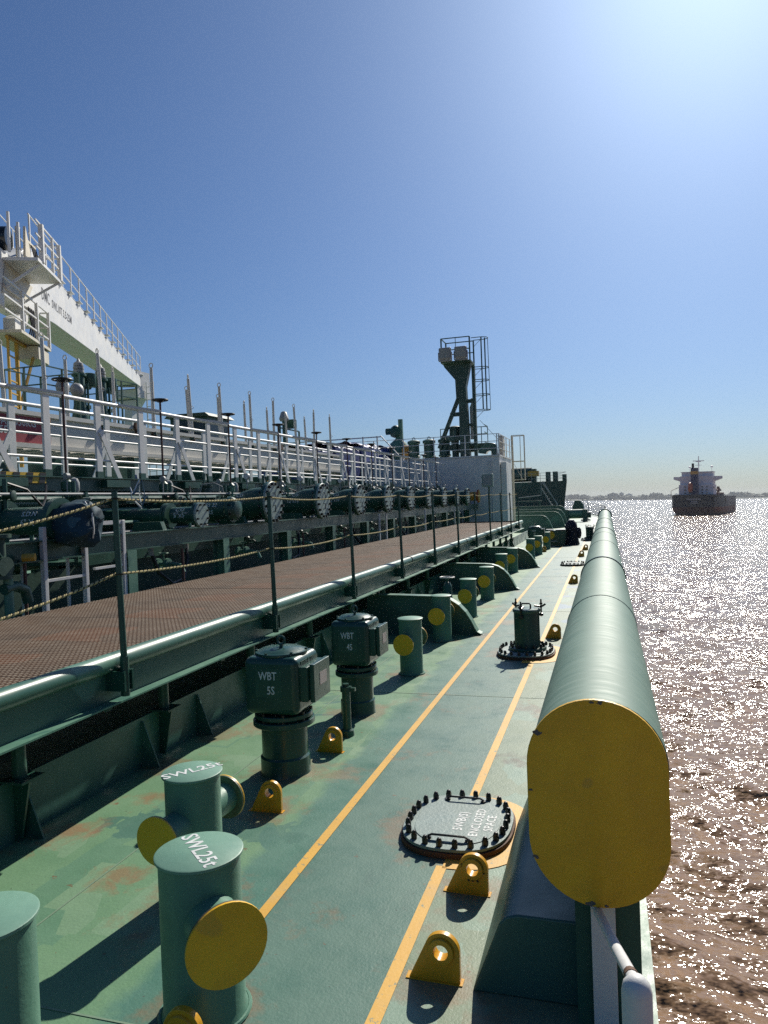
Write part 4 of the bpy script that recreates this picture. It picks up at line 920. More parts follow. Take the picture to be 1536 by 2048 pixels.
# ------------------------------------------------------------------ upper walkway with white double railing
UY0, UY1 = 5.5, 37.5; NX, FRX, ZB, ZT = -7.9, -8.95, 2.66, 3.92
t = thing('upper_walkway', 'elevated green walkway with white double railing above the manifold', 'walkway', (0, 0, 0))
build('side_beam', MB().box(NX - .02, NX + .02, UY0, UY1, 2.44, 2.64).box(NX - .08, NX + .10, UY0, UY1, 2.64, 2.655), 'green_dark', t)
build('side_beam', MB().box(FRX - .02, FRX + .02, UY0, UY1, 2.44, 2.64), 'green_dark', t)
build('floor_plate', MB().box(FRX + .03, NX - .03, UY0, UY1, 2.60, 2.63), 'green_dark', t)
for ri, (x, nm) in enumerate(((NX, 'near'), (FRX, 'far'))):
    for z, r in ((ZT - .03, .034), (3.43, .02), (2.94, .02)):
        build('rail', MB().cyl((x, UY0, z), (x, UY1, z), r, n=12), 'white', t)
    ys = np.arange(6.75 + .45 * ri, UY1, 1.17)
    for k, y in enumerate(ys):
        build('post', MB().box(x - .02, x + .02, y - .068, y + .068, 2.66, ZT - .06 + (0 if k % 2 else .02)), 'white', t, .003)
        build('post_foot', MB().box(x - .024, x + .024, y - .073, y + .073, 2.45, 2.76), 'green_dark', t)
        if k % 2 == (1 if ri == 0 else 0):
            sy = 1 if ri == 0 else -1
            build('brace', MB().bar((x + .03, y + sy * .03, 3.42), (x + .03, y + sy * .52, 2.60), .10, .02, up=(1, 0, 0)), 'white', t)
            build('bracket', MB().box(x - .05, x + .14, min(y, y + sy * .62), max(y, y + sy * .62), 2.50, 2.62), 'green_dark', t)
for k, y in enumerate(np.arange(6.6, UY1, 2.635)):
    build('column', MB().box(-8.0, -7.84, y - .08, y + .08, 0, 2.44), 'green_dark', t); build('column', MB().box(-9.0, -8.9, y - .06, y + .06, 0, 2.44), 'green_dark', t)
hz = build('hazard_board', MB().box(NX + .06, NX + .085, 7.95, 8.95, 2.55, 2.70), 'letter_yellow', t); hz['label'] = 'yellow and black striped edge board'
for k in range(4): build('black_stripe', MB().prism([(8.05 + k * .25, 2.552), (8.17 + k * .25, 2.552), (8.20 + k * .25, 2.698), (8.08 + k * .25, 2.698)], NX + .086, NX + .09, 'yz'), 'black', hz)
hz = build('hazard_board', MB().box(NX + .06, NX + .085, 16.3, 17.0, 2.55, 2.70), 'letter_yellow', t)
for k in range(3): build('black_stripe', MB().prism([(16.35 + k * .25, 2.552), (16.45 + k * .25, 2.552), (16.48 + k * .25, 2.698), (16.38 + k * .25, 2.698)], NX + .086, NX + .09, 'yz'), 'black', hz)
# valve spindles with black handwheels
for k in range(11):
    y = 8.9 + 2.44 * k
    t = thing('valve_spindle', f'{ORD[k]} tall rusty valve spindle with black handwheel at the white railing', 'valve', (-7.42, y, 0), 0, 'handwheel spindles along the railing')
    build('spindle', MB().cyl((0, 0, 2.3), (0, 0, 4.0), .018, n=8), 'spindle_rust', t)
    w_ = MB().torus((0, 0, 4.02), .128, .016, 'z', 26, 8)
    for j in range(4): w_.bar((0, 0, 4.01), (.125 * math.cos(j * 1.571), .125 * math.sin(j * 1.571), 4.02), .03, .015)
    w_.lathe([(.05, 3.98), (.05, 4.03), (.02, 4.05)], n=10); build('handwheel', w_, 'black', t)
    build('guide_arm', MB().bar((0, 0, 3.82), (-.46, -.55, 3.90), .07, .04), 'white', t)
    vb = build('gearbox', MB().lathe([(.1, 2.12), (.13, 2.16), (.13, 2.26), (.06, 2.3), (.06, 2.42), (.08, 2.44), (.08, 2.55), (.03, 2.60)], n=14), 'green_dark', t)
    build('indicator', MB().lathe([(.06, 2.40), (.075, 2.44), (.075, 2.54), (.05, 2.6), (0, 2.62)], (.0, .16, 0), 12).cyl((0, .16, 2.2), (0, .16, 2.42), .03, n=8).bar((-.15, .1, 2.3), (.25, .2, 2.3), .04, .03), 'galv', t)

# ------------------------------------------------------------------ small-bore lines, valve clusters and cable trays round the manifold
for i, (x, z, r, mat) in enumerate(((-7.12, 1.78, .022, 'galv'), (-7.2, 1.92, .03, 'green_light'), (-7.0, 2.36, .018, 'galv'), (-7.3, 2.30, .04, 'green_dark'), (-8.0, 2.1, .06, 'green_light'))):
    t = thing('small_bore_line', ['thin grey tube running just above the manifold beam', 'slim green tube running behind the manifold flanges', 'thin grey tube above the manifold flanges', 'dark tube above the manifold reducers', 'light green pipe below the upper walkway edge'][i], 'tube', (x, 0, z), 0, 'small tubes along the manifold')
    build('tube', MB().cyl((0, 4.5, 0), (0, 37, 0), r, n=8), mat, t)
    for y in np.arange(5.3 + i * .4, 37, 2.635): build('clip', MB().box(-.03, .03, y, y + .05, -r - .03, r + .012), 'green_dark', t)
rc = random.Random(21)
for k in range(13):
    y = 6.1 + k * 1.32 if k < 3 else 8.3 + (k - 2) * 2.635 + rc.uniform(-.3, .3)
    x = -7.05 - rc.uniform(0, .25)
    t = thing('needle_valve_cluster', f'{ORD[k]} cluster of small valves above the manifold counted from the left edge', 'valve', (x, y, 0), rc.uniform(-.3, .3), 'small valve clusters above the manifold')
    build('riser', MB().cyl((0, 0, 1.4), (0, 0, 2.55), .03, n=10), 'green_dark', t)
    for z in (2.02 + rc.uniform(-.05, .05), 2.34 + rc.uniform(-.05, .05)):
        build('valve_body', MB().lathe([(.03, -.13), (.065, -.12), (.065, -.09), (.04, -.07), (.05, 0), (.04, .07), (.065, .09), (.065, .12), (.03, .13)], (0, 0, z), 12, 'x'), 'green_old', t)
        build('handwheel', MB().torus((0, -.14, z), .055, .009, 'y', 14, 6).cyl((0, 0, z), (0, -.14, z), .012, n=6), 'spindle_rust' if k % 3 == 0 else 'green_dark', t)
    build('elbow', MB().tube([(.1, 0, 2.02), (.26, 0, 2.02), (.32, 0, 1.95), (.33, 0, 1.72)], .026, 8), 'green_light', t)
    build('gauge', MB().cyl((-.12, -.03, 2.62), (-.12, .03, 2.62), .05, n=14).cyl((-.12, 0, 2.34), (-.12, 0, 2.6), .01, n=6), 'galv', t)
    if k % 2: build('hose_loop', MB().tube([(0, .05, 2.5), (.1, .3, 2.42), (.12, .6, 2.2), (.05, .8, 2.32), (0, .9, 2.5)], .016, 6), 'hose_black', t)
for k in range(6):
    y = 9.6 + 4.6 * k
    t = thing('deck_hose', f'{ORD[k]} dark hydraulic hose loop below the manifold beam', 'hose', (-6.55, y, 0), 0, 'hose loops below the manifold beam')
    build('hose', MB().tube([(0, 0, 1.5), (.06, .1, 1.15), (.1, .4, .95), (.06, .8, 1.0), (0, 1.0, 1.3), (-.05, 1.05, 1.5)], .028, 8), 'hose_black', t)
    build('coupling', MB().cyl((0, 0, 1.42), (0, 0, 1.56), .042, n=10), 'galv', t); build('coupling', MB().cyl((-.05, 1.05, 1.42), (-.05, 1.05, 1.56), .042, n=10), 'galv', t)

# ------------------------------------------------------------------ stowed gangway with ringed uprights
GY0, GY1 = 7.5, 28.6; GX0, GX1 = -10.3, -11.35
t = thing('gangway', 'long stowed aluminium gangway with ringed uprights and a red load sign', 'gangway', (0, 0, 0))
for x, sx in ((GX0, 1), (GX1, -1)):
    build('side_beam', MB().box(x - .015, x + .015, GY0, GY1, 3.42, 3.95).box(x - .02, x + .09, GY0, GY1, 3.95, 4.03).box(x - .02, x + .10, GY0, GY1, 3.34, 3.42), 'alu', t)
for k in range(int((GY1 - GY0) / .42)):
    y = GY0 + .2 + k * .42; build('tread', MB().box(GX1 + .04, GX0 - .03, y, y + .22, 3.30, 3.33), 'alu', t)
UP = MB().tube([(0, 0, -.12), (0, 0, 1.5)], [.043, .036], 12).torus((0, 0, 1.56), .055, .012, 'x', 16, 6).cyl((0, 0, 1.49), (0, 0, 1.52), .016, n=8).mesh('upright', 'alu')
UR = MB().torus((.05, 0, .75), .035, .007, 'y', 14, 6).mesh('side_ring', 'steel')
UF = MB().lathe([(.06, -.16), (.075, -.1), (.06, -.02)], n=12).mesh('socket', 'rusty')
for x, y0, n in ((GX0 + .04, 8.45, 12), (GX1, 8.55, 12)):
    for k in range(n):
        y = y0 + 1.713 * k + rnd.uniform(-.08, .08)
        if y > GY1: continue
        p = build('upright', UP, None, t, loc=(x, y, 3.98), rot=(rnd.uniform(-.035, .02), rnd.uniform(-.05, .01), rnd.uniform(0, 1.5)))
        build('socket', UF, None, p); build('side_ring', UR, None, p)
sg = build('load_sign', MB().box(GX0 + .016, GX0 + .022, 9.4, 11.95, 3.44, 3.93), 'sign_red', t); sg['label'] = 'dark red sign with white lettering on the gangway side'
for s_, sz, z in (('MAX SAFE LOAD:330KG', .19, 3.80), ('MAX ANGLE-55', .19, 3.64), ('Gangway', .09, 3.50)):
    text('lettering', s_, sz, 'letter_white', sg, (GX0 + .0235, 9.55, z), (R(90), 0, R(90)), .0008, 'LEFT')
for y in (9.2, 14.4, 19.6, 24.8, 28.0): build('cradle', MB().box(GX1 - .1, GX0 + .15, y, y + .14, 3.10, 3.29).box(GX0 - .05, GX0 + .07, y, y + .12, 0, 3.10).box(GX1 - .05, GX1 + .07, y, y + .12, 0, 3.10), 'green_dark', t)
for y in (14.6, 22.4): build('hoisting_sheave', MB().cyl((GX0 + .1, y, 4.02), (GX0 + .16, y, 4.02), .11, n=16).box(GX0 + .08, GX0 + .12, y - .05, y + .05, 3.8, 4.05), 'rusty', t)
# ------------------------------------------------------------------ crane
t = thing('deck_crane', 'white hose crane with long stowed boom lettered SWL 10T', 'crane', (-15.5, 16.4, 0), R(24.56))
top = [(-6, 8.8), (-.5, 8.9), (.45, 9.5), (.9, 9.62), (18.0, 8.78)]; bot = [(18.1, 8.5), (17.4, 8.32), (3, 8.02), (-1.5, 7.72), (-6, 7.4)]
build('boom', MB().prism(top + bot, -.5, .5, 'yz'), 'white', t, .02)
text('lettering', 'DMC', .50, 'letter_dark', t, (.5025, 1.75, 8.62), (R(90), 0, R(90)), .001, 'LEFT', .72); text('lettering', 'SWL10T 5.5-25M', .36, 'letter_dark', t, (.5025, 2.75, 8.58), (R(90), 0, R(90)), .001, 'LEFT', .85)
def on_top(y): return 9.62 - (y - .9) * .0452
for hgt in (1.15, .60):
    build('boom_rail', MB().cyl((.38, 1.2, on_top(1.2) + hgt), (.38, 18.2, on_top(18.2) + hgt), .02, n=8), 'white', t)
    build('boom_rail', MB().cyl((-.42, 1.2, on_top(1.2) + hgt), (-.42, 18.2, on_top(18.2) + hgt), .016, n=8), 'white', t)
for k in range(17):
    y = 1.3 + k * 1.05; z = on_top(y)
    build('rail_post', MB().box(.36, .40, y - .03, y + .03, z - .02, z + 1.15), 'white', t)
    if k % 2: build('rail_post', MB().box(-.43, -.41, y - .02, y + .02, z - .02, z + 1.15), 'white', t)
    build('step', MB().box(.3, .62, y + .2, y + .55, z + .03, z + .05).prism([(y + .22, z + .03), (y + .27, z + .03), (y + .20, z - .22)], .505, .52, 'yz'), 'white', t)
pf = build('platform', MB().box(.5, 1.35, -1.3, .75, 8.60, 8.68), 'white', t)
for a, c in (((1.3, .65, 8.6), (.52, .2, 7.95)), ((1.3, -1.0, 8.6), (.52, -1.3, 7.9)), ((.52, -1.3, 7.9), (.52, .2, 7.95))): build('platform_brace', MB().bar(a, c, .10, .06), 'white', pf)
for x, y, w_ in ((.8, -1.7, .03), (.8, -1.0, .03), (1.32, -.85, .06), (1.32, .1, .03), (1.32, .72, .05), (.55, .72, .03), (.95, .72, .03)): build('rail_post', MB().box(x - w_, x + w_, y - w_, y + w_, 8.68, 9.68), 'white', pf)
for z in (9.66, 9.3, 8.98): build('platform_rail', MB().bar((1.32, -1.3, z), (1.32, .72, z), .035, .035).bar((1.32, .72, z), (.5, .72, z), .035, .035), 'white', pf)
build('side_skirt', MB().prism([(-1.5, 7.75), (.3, 7.95), (.9, 8.55), (-1.2, 8.55)], .505, .53, 'yz'), 'cream', pf)
wn = build('winch', MB().cyl((-.4, -1.1, 9.22), (.6, -1.1, 9.22), .30, n=20), 'window_dark', t)
for q in (MB().box(.6, .70, -.62, -.5, 8.7, 9.72), MB().prism([(-.5, 8.7), (.1, 8.7), (-.1, 9.3), (-.4, 9.8)], .74, .80, 'yz'), MB().box(.7, .78, -.3, .5, 9.46, 9.52)): build('winch_frame', q, 'cream', wn)
for k in range(5): build('hydraulic_hose', MB().tube([(.78, .1 + k * .09, 9.46), (.84, .12 + k * .09, 9.15), (.8, .2 + k * .08, 8.85), (.7, .0, 8.74)], .018, 6), 'hose_black', wn)
build('tower', MB().cyl((-.4, -2.3, 0), (-.4, -2.3, 8.2), .8, n=28), 'white', t); build('slewing_frame', MB().box(-1.2, .48, -5.5, -1.2, 7.4, 8.4), 'white', t, .05)
os_ = build('operator_stand', MB().box(-.3, .75, -.9, 1.6, 6.86, 6.94), 'cream', t); build('control_box', MB().box(.1, .7, .6, 1.55, 6.45, 6.83), 'cream', os_, .02)
for x, y in ((.72, -.7), (.72, .5), (.72, 1.55), (-.1, 1.55)): build('rail_post', MB().box(x - .04, x + .04, y - .04, y + .04, 6.94, 8.0), 'white', os_)
for z in (7.98, 7.55, 7.2): build('stand_rail', MB().bar((.72, -2.0, z), (.72, 1.55, z), .04, .04).bar((.72, 1.55, z), (-.1, 1.55, z), .04, .04), 'white', os_)
build('seat_back', MB().prism([(-.6, 7.0), (.2, 7.2), (.6, 7.65), (.1, 7.6), (-.6, 7.3)], .2, .5, 'yz'), 'white', os_); build('lamp_box', MB().box(.0, .4, .2, .7, 7.65, 7.98), 'white', os_)
for k in range(4): build('control_hose', MB().tube([(.5, .5 + .14 * k, 7.9), (.55, .6 + .12 * k, 7.4), (.5, .4 + .18 * k, 6.95)], .022, 6), 'hose_black', os_)
for a, c, w_ in (((.3, .05, 6.85), (.3, .05, 3.4), .09), ((.3, -.6, 6.85), (.3, -.6, 3.4), .06), ((.3, .1, 5.0), (.55, .6, 6.5), .06), ((.3, -.7, 6.8), (.35, .7, 6.8), .07)): build('yellow_leg', MB().bar(a, c, w_, w_), 'crane_yellow', t)
for k in range(9): build('rung', MB().bar((.3, -.6, 3.7 + k * .33), (.3, .05, 3.7 + k * .33), .035, .035), 'crane_yellow', t)
# ------------------------------------------------------------------ crane rest
t = thing('crane_rest', 'white flared post with ladder holding the crane boom tip', 'post', (-22.9, 32.5, 0))
build('column', MB().prism([(-.5, 3.4), (.25, 3.4), (.2, 7.2), (.62, 7.75), (-.62, 7.75), (-.2, 7.2)], -.35, .35, 'xz'), 'white', t)
build('cradle', MB().box(-.7, .7, -.6, .6, 7.75, 8.15), 'white', t); build('cheek', MB().box(.56, .68, -.5, .6, 8.15, 9.1), 'white', t); build('pad', MB().box(-.5, .5, -.4, .4, 8.15, 8.22), 'rusty', t)
for x in (.75, 1.15): build('stile', MB().bar((x, .2, 3.2), (x, .2, 8.6), .05, .05), 'white', t)
for k in range(16): build('rung', MB().bar((.75, .2, 3.4 + k * .33), (1.15, .2, 3.4 + k * .33), .03, .03), 'white', t)
build('pedestal', MB().box(-.7, .7, -.7, .7, 0, 3.4), 'green_dark', t)
# ------------------------------------------------------------------ greenery of deck gear in the middle distance
def basket(name, label, cat, loc, wx, wy, z0, z1, lights):
    t = thing(name, label, cat, loc); q = MB()
    for x in (-wx, 0, wx):
        for y in (-wy, 0, wy):
            if x or y: q.box(x - .02, x + .02, y - .02, y + .02, z0, z1)
    for z in (z0 + .5, z1 - .45, z1): q.bar((-wx, -wy, z), (wx, -wy, z), .03, .03).bar((-wx, wy, z), (wx, wy, z), .03, .03).bar((-wx, -wy, z), (-wx, wy, z), .03, .03).bar((wx, -wy, z), (wx, wy, z), .03, .03)
    build('railing', q, 'green_dark', t); build('floor', MB().box(-wx, wx, -wy, wy, z0 - .08, z0), 'green_dark', t); build('column', MB().box(-.3, .3, -.3, .3, 0, z0 - .08), 'green_dark', t)
    for i, (x, y, z) in enumerate(lights):
        l = build('floodlight', MB().lathe([(.17, 0), (.19, .05), (.16, .15), (.08, .22), (0, .24)], (x, y, z), 18, 'x'), 'galv', t); build('lens', MB().cyl((x - .015, y, z), (x - .003, y, z), .16, n=18), 'lamp_glass', l)
    return t
basket('floodlight_stand', 'green railed stand with two floodlights left of the vent posts', 'floodlight stand', (-13.6, 15.6, 0), .6, .62, 4.0, 5.72, ((.62, -.1, 5.25), (.62, .42, 5.25)))
basket('vent_platform', 'green railed platform behind the two vent posts', 'platform', (-14.5, 19.1, 0), .7, .75, 4.2, 6.0, ())
for i, y in enumerate((16.85, 17.75)):
    t = thing('vent_post', ['left green pressure vent post with ribbed silver head', 'right green pressure vent post with ribbed silver head'][i], 'vent', (-13.5, y, 0), 0, 'pressure vent posts')
    build('column', MB().lathe([(.36, 3.3), (.30, 4.2), (.16, 5.0), (.14, 5.75), (.19, 5.78), (.19, 5.84), (.13, 5.86)], n=20), 'green_dark', t); build('base', MB().box(-.5, .5, -.45, .45, 0, 3.9), 'green_dark', t, .03)
    build('head', MB().lathe([(.12, 5.86), (.14, 5.88), (.14, 5.94), (.11, 5.95), (.14, 5.97), (.14, 6.03), (.11, 6.04), (.13, 6.06), (.12, 6.13), (.05, 6.18), (.02, 6.26), (0, 6.27)], n=18), 'galv', t)
    build('side_valve', MB().lathe([(.15, 5.55), (.18, 5.6), (.18, 5.9), (.13, 5.92)], (0, .42, 0), 16).cyl((0, 0, 5.55), (0, .42, 5.55), .08, n=10), 'green_dark', t); build('bracket', MB().box(.1, .2, .1, .2, 4.9, 5.0).cyl((.15, .15, 3.3), (.15, .15, 5.6), .03, n=8), 'green_dark', t)
t = thing('control_cabin', 'dark green control cabin with square windows above the gangway', 'cabin', (-13.2, 22.7, 0))
build('wall', MB().box(-.8, .6, -.75, .75, 0, 5.15), 'green_dark', t); build('roof', MB().prism([(-.95, 5.15), (.75, 5.15), (.6, 5.27), (-.8, 5.27)], -.88, .88, 'xz'), 'green_old', t)
build('window', MB().box(.605, .62, -.6, .15, 4.45, 5.05), 'window_dark', t); build('window', MB().box(.605, .62, .3, .65, 4.45, 5.05), 'window_dark', t); build('window', MB().box(-.7, .5, -.77, -.755, 4.45, 5.05), 'window_dark', t)
# hose crates and blue sheeted cargo hoses
for i, (y, ln, z1) in enumerate(((29.8, 3.4, 4.75), (33.6, 3.6, 5.05), (37.6, 4.2, 5.35), (42.2, 4.6, 5.5))):
    t = thing('sheeted_stack', ['blue tarpaulin-covered stack nearest behind the white railing', 'second blue tarpaulin-covered stack behind the white railing', 'third blue tarpaulin-covered stack behind the white railing', 'farthest blue tarpaulin-covered stack by the vent post'][i], 'tarpaulin', (-13.5, y, 0), 0, 'blue sheeted stacks')
    b = MB(); n = 14; m = 12; vs = []
    for a in range(m + 1):
        for k in range(n + 1):
            u = k / n; yy = ln * a / m; x = -1.1 + 2.2 * u; z = z1 - .25 * abs(2 * u - 1) ** 3 + .05 * math.sin(yy * 4 + k) + .04 * math.sin(k * 1.7 + a * 2.2)
            vs.append((x, yy, z))
    b.add(vs, [(a * (n + 1) + k, a * (n + 1) + k + 1, (a + 1) * (n + 1) + k + 1, (a + 1) * (n + 1) + k) for a in range(m) for k in range(n)], True)
    b.box(-1.1, 1.1, 0, ln, 3.2, z1 - .26); build('sheet', b, 'tarp_blue', t)
    build('frame', MB().box(-1.2, 1.2, -.05, ln + .05, 3.0, 3.2).box(-1.0, -.8, .2, .4, 0, 3.0).box(.8, 1.0, .2, .4, 0, 3.0).box(-1, -.8, ln - .4, ln - .2, 0, 3).box(.8, 1, ln - .4, ln - .2, 0, 3), 'green_dark', t)
for i, (x, y, z1) in enumerate(((-12.6, 12.2, 3.35), (-12.6, 20.6, 3.3), (-12.4, 25.4, 3.3))):
    t = thing('hose_support', f'{ORD[i]} green cross frame under the stowed gangway', 'frame', (x, y, 0), 0, 'frames under the gangway')
    build('frame', MB().box(-1.6, 1.2, -.1, .1, z1 - .3, z1 - .1).box(-1.6, -1.4, -.1, .1, 0, z1 - .3).box(1.0, 1.2, -.1, .1, 0, z1 - .3).box(-1.4, 1.0, 1.0, 1.1, 2.4, 2.6), 'green_dark', t)
    build('brace', MB().bar((-1.4, 0, 1.2), (1.0, 0, z1 - .35), .12, .12), 'green_old', t); build('cable_tray', MB().box(-1.3, 1.0, .3, 3.2, 2.7, 2.76), 'galv', t)
t = thing('blue_sheet', 'blue tarpaulin glimpsed under the stowed gangway', 'tarpaulin', (-14.6, 18.8, 0)); build('sheet', lump([(.9, 2.2), (1.0, 2.8), (.9, 3.2), (.5, 3.4)], 20, (0, 0, 0), .08, 6, 1.6), 'tarp_blue', t); build('frame', MB().box(-.9, .9, -1.3, 1.3, 0, 2.3), 'green_dark', t)
t = thing('radar_post', 'green vent riser with round head beside the farthest tarpaulin', 'vent', (-12.0, 43.6, 0))
build('riser', MB().box(.05, .3, -.1, .1, 0, 7.05).lathe([(.65, 3), (.65, 5.1), (.5, 5.6), (.2, 5.85), (.12, 6.0)], n=20), 'green_light', t); build('head', MB().lathe([(.12, 5.95), (.32, 6.05), (.36, 6.4), (.25, 6.6), (.1, 6.7)], (-.15, 0, 0), 16).lathe([(.2, -.6), (.2, -.3)], (-.15, 0, 6.35), 14, 'x'), 'green_dark', t)
t = thing('light_mast', 'small green lamp post behind the white railing tops', 'lamp post', (-12.4, 27.2, 0))
build('column', MB().cyl((0, 0, 0), (0, 0, 5.3), .07, n=10).cyl((0, .5, 0), (0, .5, 5.5), .08, n=10).bar((0, 0, 5.2), (0, 2.0, 5.2), .05, .05).bar((0, 2, 5.2), (0, 2, 3), .06, .06), 'green_dark', t); build('lamp', MB().lathe([(.16, 5.5), (.2, 5.6), (.12, 5.85), (.05, 5.9)], (0, .5, 0), 12), 'galv', t); build('lamp', MB().box(-.1, .25, .85, 1.2, 5.25, 5.6), 'green_dark', t)
for i, x in enumerate((-8.7, -9.6, -10.5)):
    t = thing('drum_vent', ['right ribbed green drum vent left of the mast', 'middle ribbed green drum vent left of the mast', 'left ribbed green drum vent left of the mast'][i], 'vent', (x, 41.5, 4.2), 0, 'ribbed drum vents')
    build('drum', MB().lathe([(.30, 0), (.30, .3), (.36, .35), (.36, .42), (.30, .45), (.30, 1.1), (.37, 1.14), (.37, 1.28), (.2, 1.36), (0, 1.38)], n=24), 'green_dark', t); build('lifting_eye', MB().torus((0, 0, 1.42), .08, .02, 'y', 14, 6), 'green_dark', t)
    for k in range(6): build('rib', MB().box(.29 * math.cos(k * 1.047) - .02, .29 * math.cos(k * 1.047) + .02, .31 * math.sin(k * 1.047) - .02, .31 * math.sin(k * 1.047) + .02, .45, 1.1), 'green_old', t)
t = thing('yellow_float', 'orange-yellow drum behind the stair rail left of the mast', 'drum', (-11.2, 43.0, 4.2)); build('drum', MB().cyl((-.3, 0, .7), (.35, 0, .7), .5, n=22), 'orange_valve', t); build('stand', MB().box(-.3, .3, -.3, .3, 0, .3), 'green_dark', t)
# ------------------------------------------------------------------ white deckhouse
HX, HY, HZ = -5.15, 38.0, 4.2
t = thing('deckhouse', 'white flat-roofed deckhouse at the far end of the walkway', 'deckhouse', (0, 0, 0))
build('wall', MB().box(-16, HX, HY, HY + 5, 0, HZ), 'white', t, .01); build('roof', MB().box(-16.05, HX + .04, HY - .04, HY + 5.05, HZ, HZ + .07), 'white', t)
build('corner_duct', MB().box(HX + .02, HX + .30, HY + .3, HY + .9, 0, HZ - .3).box(HX + .02, HX + .22, HY + 1.3, HY + 1.7, 0, 3.6), 'white', t, .02)
q = MB()
for z in (HZ + .42, HZ + .78, HZ + 1.15): q.bar((-14, HY + .05, z), (HX, HY + .05, z), .03, .03).bar((HX, HY + .05, z), (HX, HY + 5, z), .03, .03)
build('roof_rail', q, 'white', t)
for x in np.arange(-13.5, HX, 1.65): build('rail_post', MB().box(x - .025, x + .025, HY + .03, HY + .07, HZ + .07, HZ + 1.15), 'white', t)
for y in (38.05, 39.5, 41, 42.5): build('rail_post', MB().box(HX - .025, HX + .025, y - .02, y + .03, HZ + .07, HZ + 1.15), 'white', t)
q = MB().bar((HX + .35, 40.6, .3), (HX + .35, 40.6, 5.4), .07, .05).bar((HX + .35, 41.0, .3), (HX + .35, 41.0, 5.4), .07, .05)
for k in range(16): q.bar((HX + .35, 40.6, .5 + k * .3), (HX + .35, 41.0, .5 + k * .3), .025, .025)
ld = build('ladder', q, 'cream', t)
q = MB()
for z in (5.4, 4.0, 3.0): q.tube([(HX + .35, 40.5, z), (HX + .75, 40.5, z), (HX + 1.0, 40.6, z), (HX + 1.0, 41.0, z), (HX + .75, 41.1, z), (HX + .35, 41.1, z)], .02, 6)
for x, y in ((HX + 1.0, 40.65), (HX + 1.0, 40.95), (HX + .75, 41.1)): q.bar((x, y, 3.0), (x, y, 5.4), .035, .02)
q.bar((HX + .38, 40.5, 4.0), (HX + .9, 40.5, 3.0), .02, .02); build('cage', q, 'cream', ld)
cd_ = MB().cyl((-5.55, HY - .03, 0), (-5.55, HY - .03, 4.0), .025, n=8).cyl((-5.7, HY - .03, 1), (-5.7, HY - .03, 4.0), .02, n=8); build('conduit', cd_, 'white', t)
for x in (-8.6, -8.2, -7.4): build('stay_wire', MB().cyl((x - 1.1, HY - .08, 3.9), (x, HY - .2, 1.6), .012, n=5), 'white', t)
q = MB().bar((-12.4, HY - .1, 4.2), (-12.4, HY - .1, 5.6), .06, .06).bar((-11.6, HY - .1, 4.2), (-11.6, HY - .1, 5.6), .06, .06).bar((-11.4, HY - .1, 5.6), (-9.9, HY - .1, 3.9), .06, .05).bar((-11.7, HY - .1, 5.0), (-10.2, HY - .1, 3.6), .06, .05).bar((-20, HY - .1, 5.5), (-11.4, HY - .1, 5.55), .06, .06)
build('stair_rail', q, 'white', t)
t = thing('junction_box', 'grey electrical box on a post before the deckhouse', 'electrical box', (-5.55, 36.4, 0))
build('case', MB().box(-.27, .27, 0, .2, 2.62, 3.26), 'blind_flange', t, .03); build('door_panel', MB().box(-.2, .2, -.012, -.002, 2.70, 3.18), 'galv', t); build('post', MB().cyl((.05, .1, 0), (.05, .1, 2.62), .04, n=10), 'green_dark', t)
for z in (2.75, 3.1): build('hinge', MB().box(-.31, -.27, .02, .1, z - .05, z + .05), 'galv', t)
t = thing('yellow_line_valve', 'yellow manifold end with red flange before the deckhouse', 'valve', (-6.0, 36.6, 2.18)); build('pipe', MB().cyl((-1.2, 0, 0), (-.1, 0, 0), .22, n=20), 'orange_valve', t); build('end_flange', MB().lathe([(.33, -.1), (.33, -.03)], n=24, axis='x'), 'lifeboat_orange', t); build('cover', MB().lathe([(.3, -.028), (.3, 0)], n=24, axis='x'), 'crane_yellow', t); build('pedestal', MB().box(-.8, -.6, -.15, .15, -2.18, -.2), 'green_dark', t)
t = thing('cowl_vent', 'dark green gooseneck vent on the deckhouse roof corner', 'vent', (-5.9, 39.4, 4.27)); build('hood', MB().prism(arc(.1, .1, .62, 170, 60, 14) + [(.5, .1), (.5, -.1), (.3, -.1)] + arc(.1, .1, .2, 60, 170, 6), -.25, .25, 'xz'), 'green_dark', t, .02); build('stem', MB().cyl((.33, 0, 0), (.33, 0, .35), .18, n=14), 'cream', t)
t = thing('roof_locker', 'cream rounded locker at the deckhouse roof corner', 'locker', (-5.28, 40.0, 4.27)); build('body', MB().box(-.1, .12, -.6, .6, 0, 1.05), 'cream', t, .08); build('hatch_lid', MB().box(-.12, .14, -.5, .5, 1.05, 1.10), 'cream', t)
# ------------------------------------------------------------------ signal mast on the roof
t = thing('light_tower', 'dark green mast with railed top platform and two floodlights', 'mast', (-7.45, 41.0, 4.2))
build('column', MB().prism([(-.22, 0), (.32, 0), (.22, 4.1), (.5, 5.3), (.55, 5.4), (-1.0, 5.4), (-.95, 5.25), (-.36, 4.5), (-.33, 3.4), (-.2, 3.4)], -.28, .28, 'xz'), 'green_old', t)
build('side_post', MB().box(.55, .72, -.15, .12, 0, 5.25), 'green_old', t); build('strut', MB().box(.25, .56, -.08, .08, 3.2, 3.4).box(.25, .56, -.08, .08, 1.9, 2.05).box(.25, .56, -.08, .08, .8, .95), 'green_old', t)
build('raking_leg', MB().bar((-1.45, 0, .75), (-.28, 0, 3.45), .2, .2, up=(0, 1, 0)).box(-.75, -.2, -.08, .08, 2.5, 2.72).box(-1.05, -.2, -.08, .08, 1.15, 1.38), 'green_old', t)
build('top_platform', MB().box(-1.05, .62, -.7, .7, 5.4, 5.48), 'green_old', t)
q = MB()
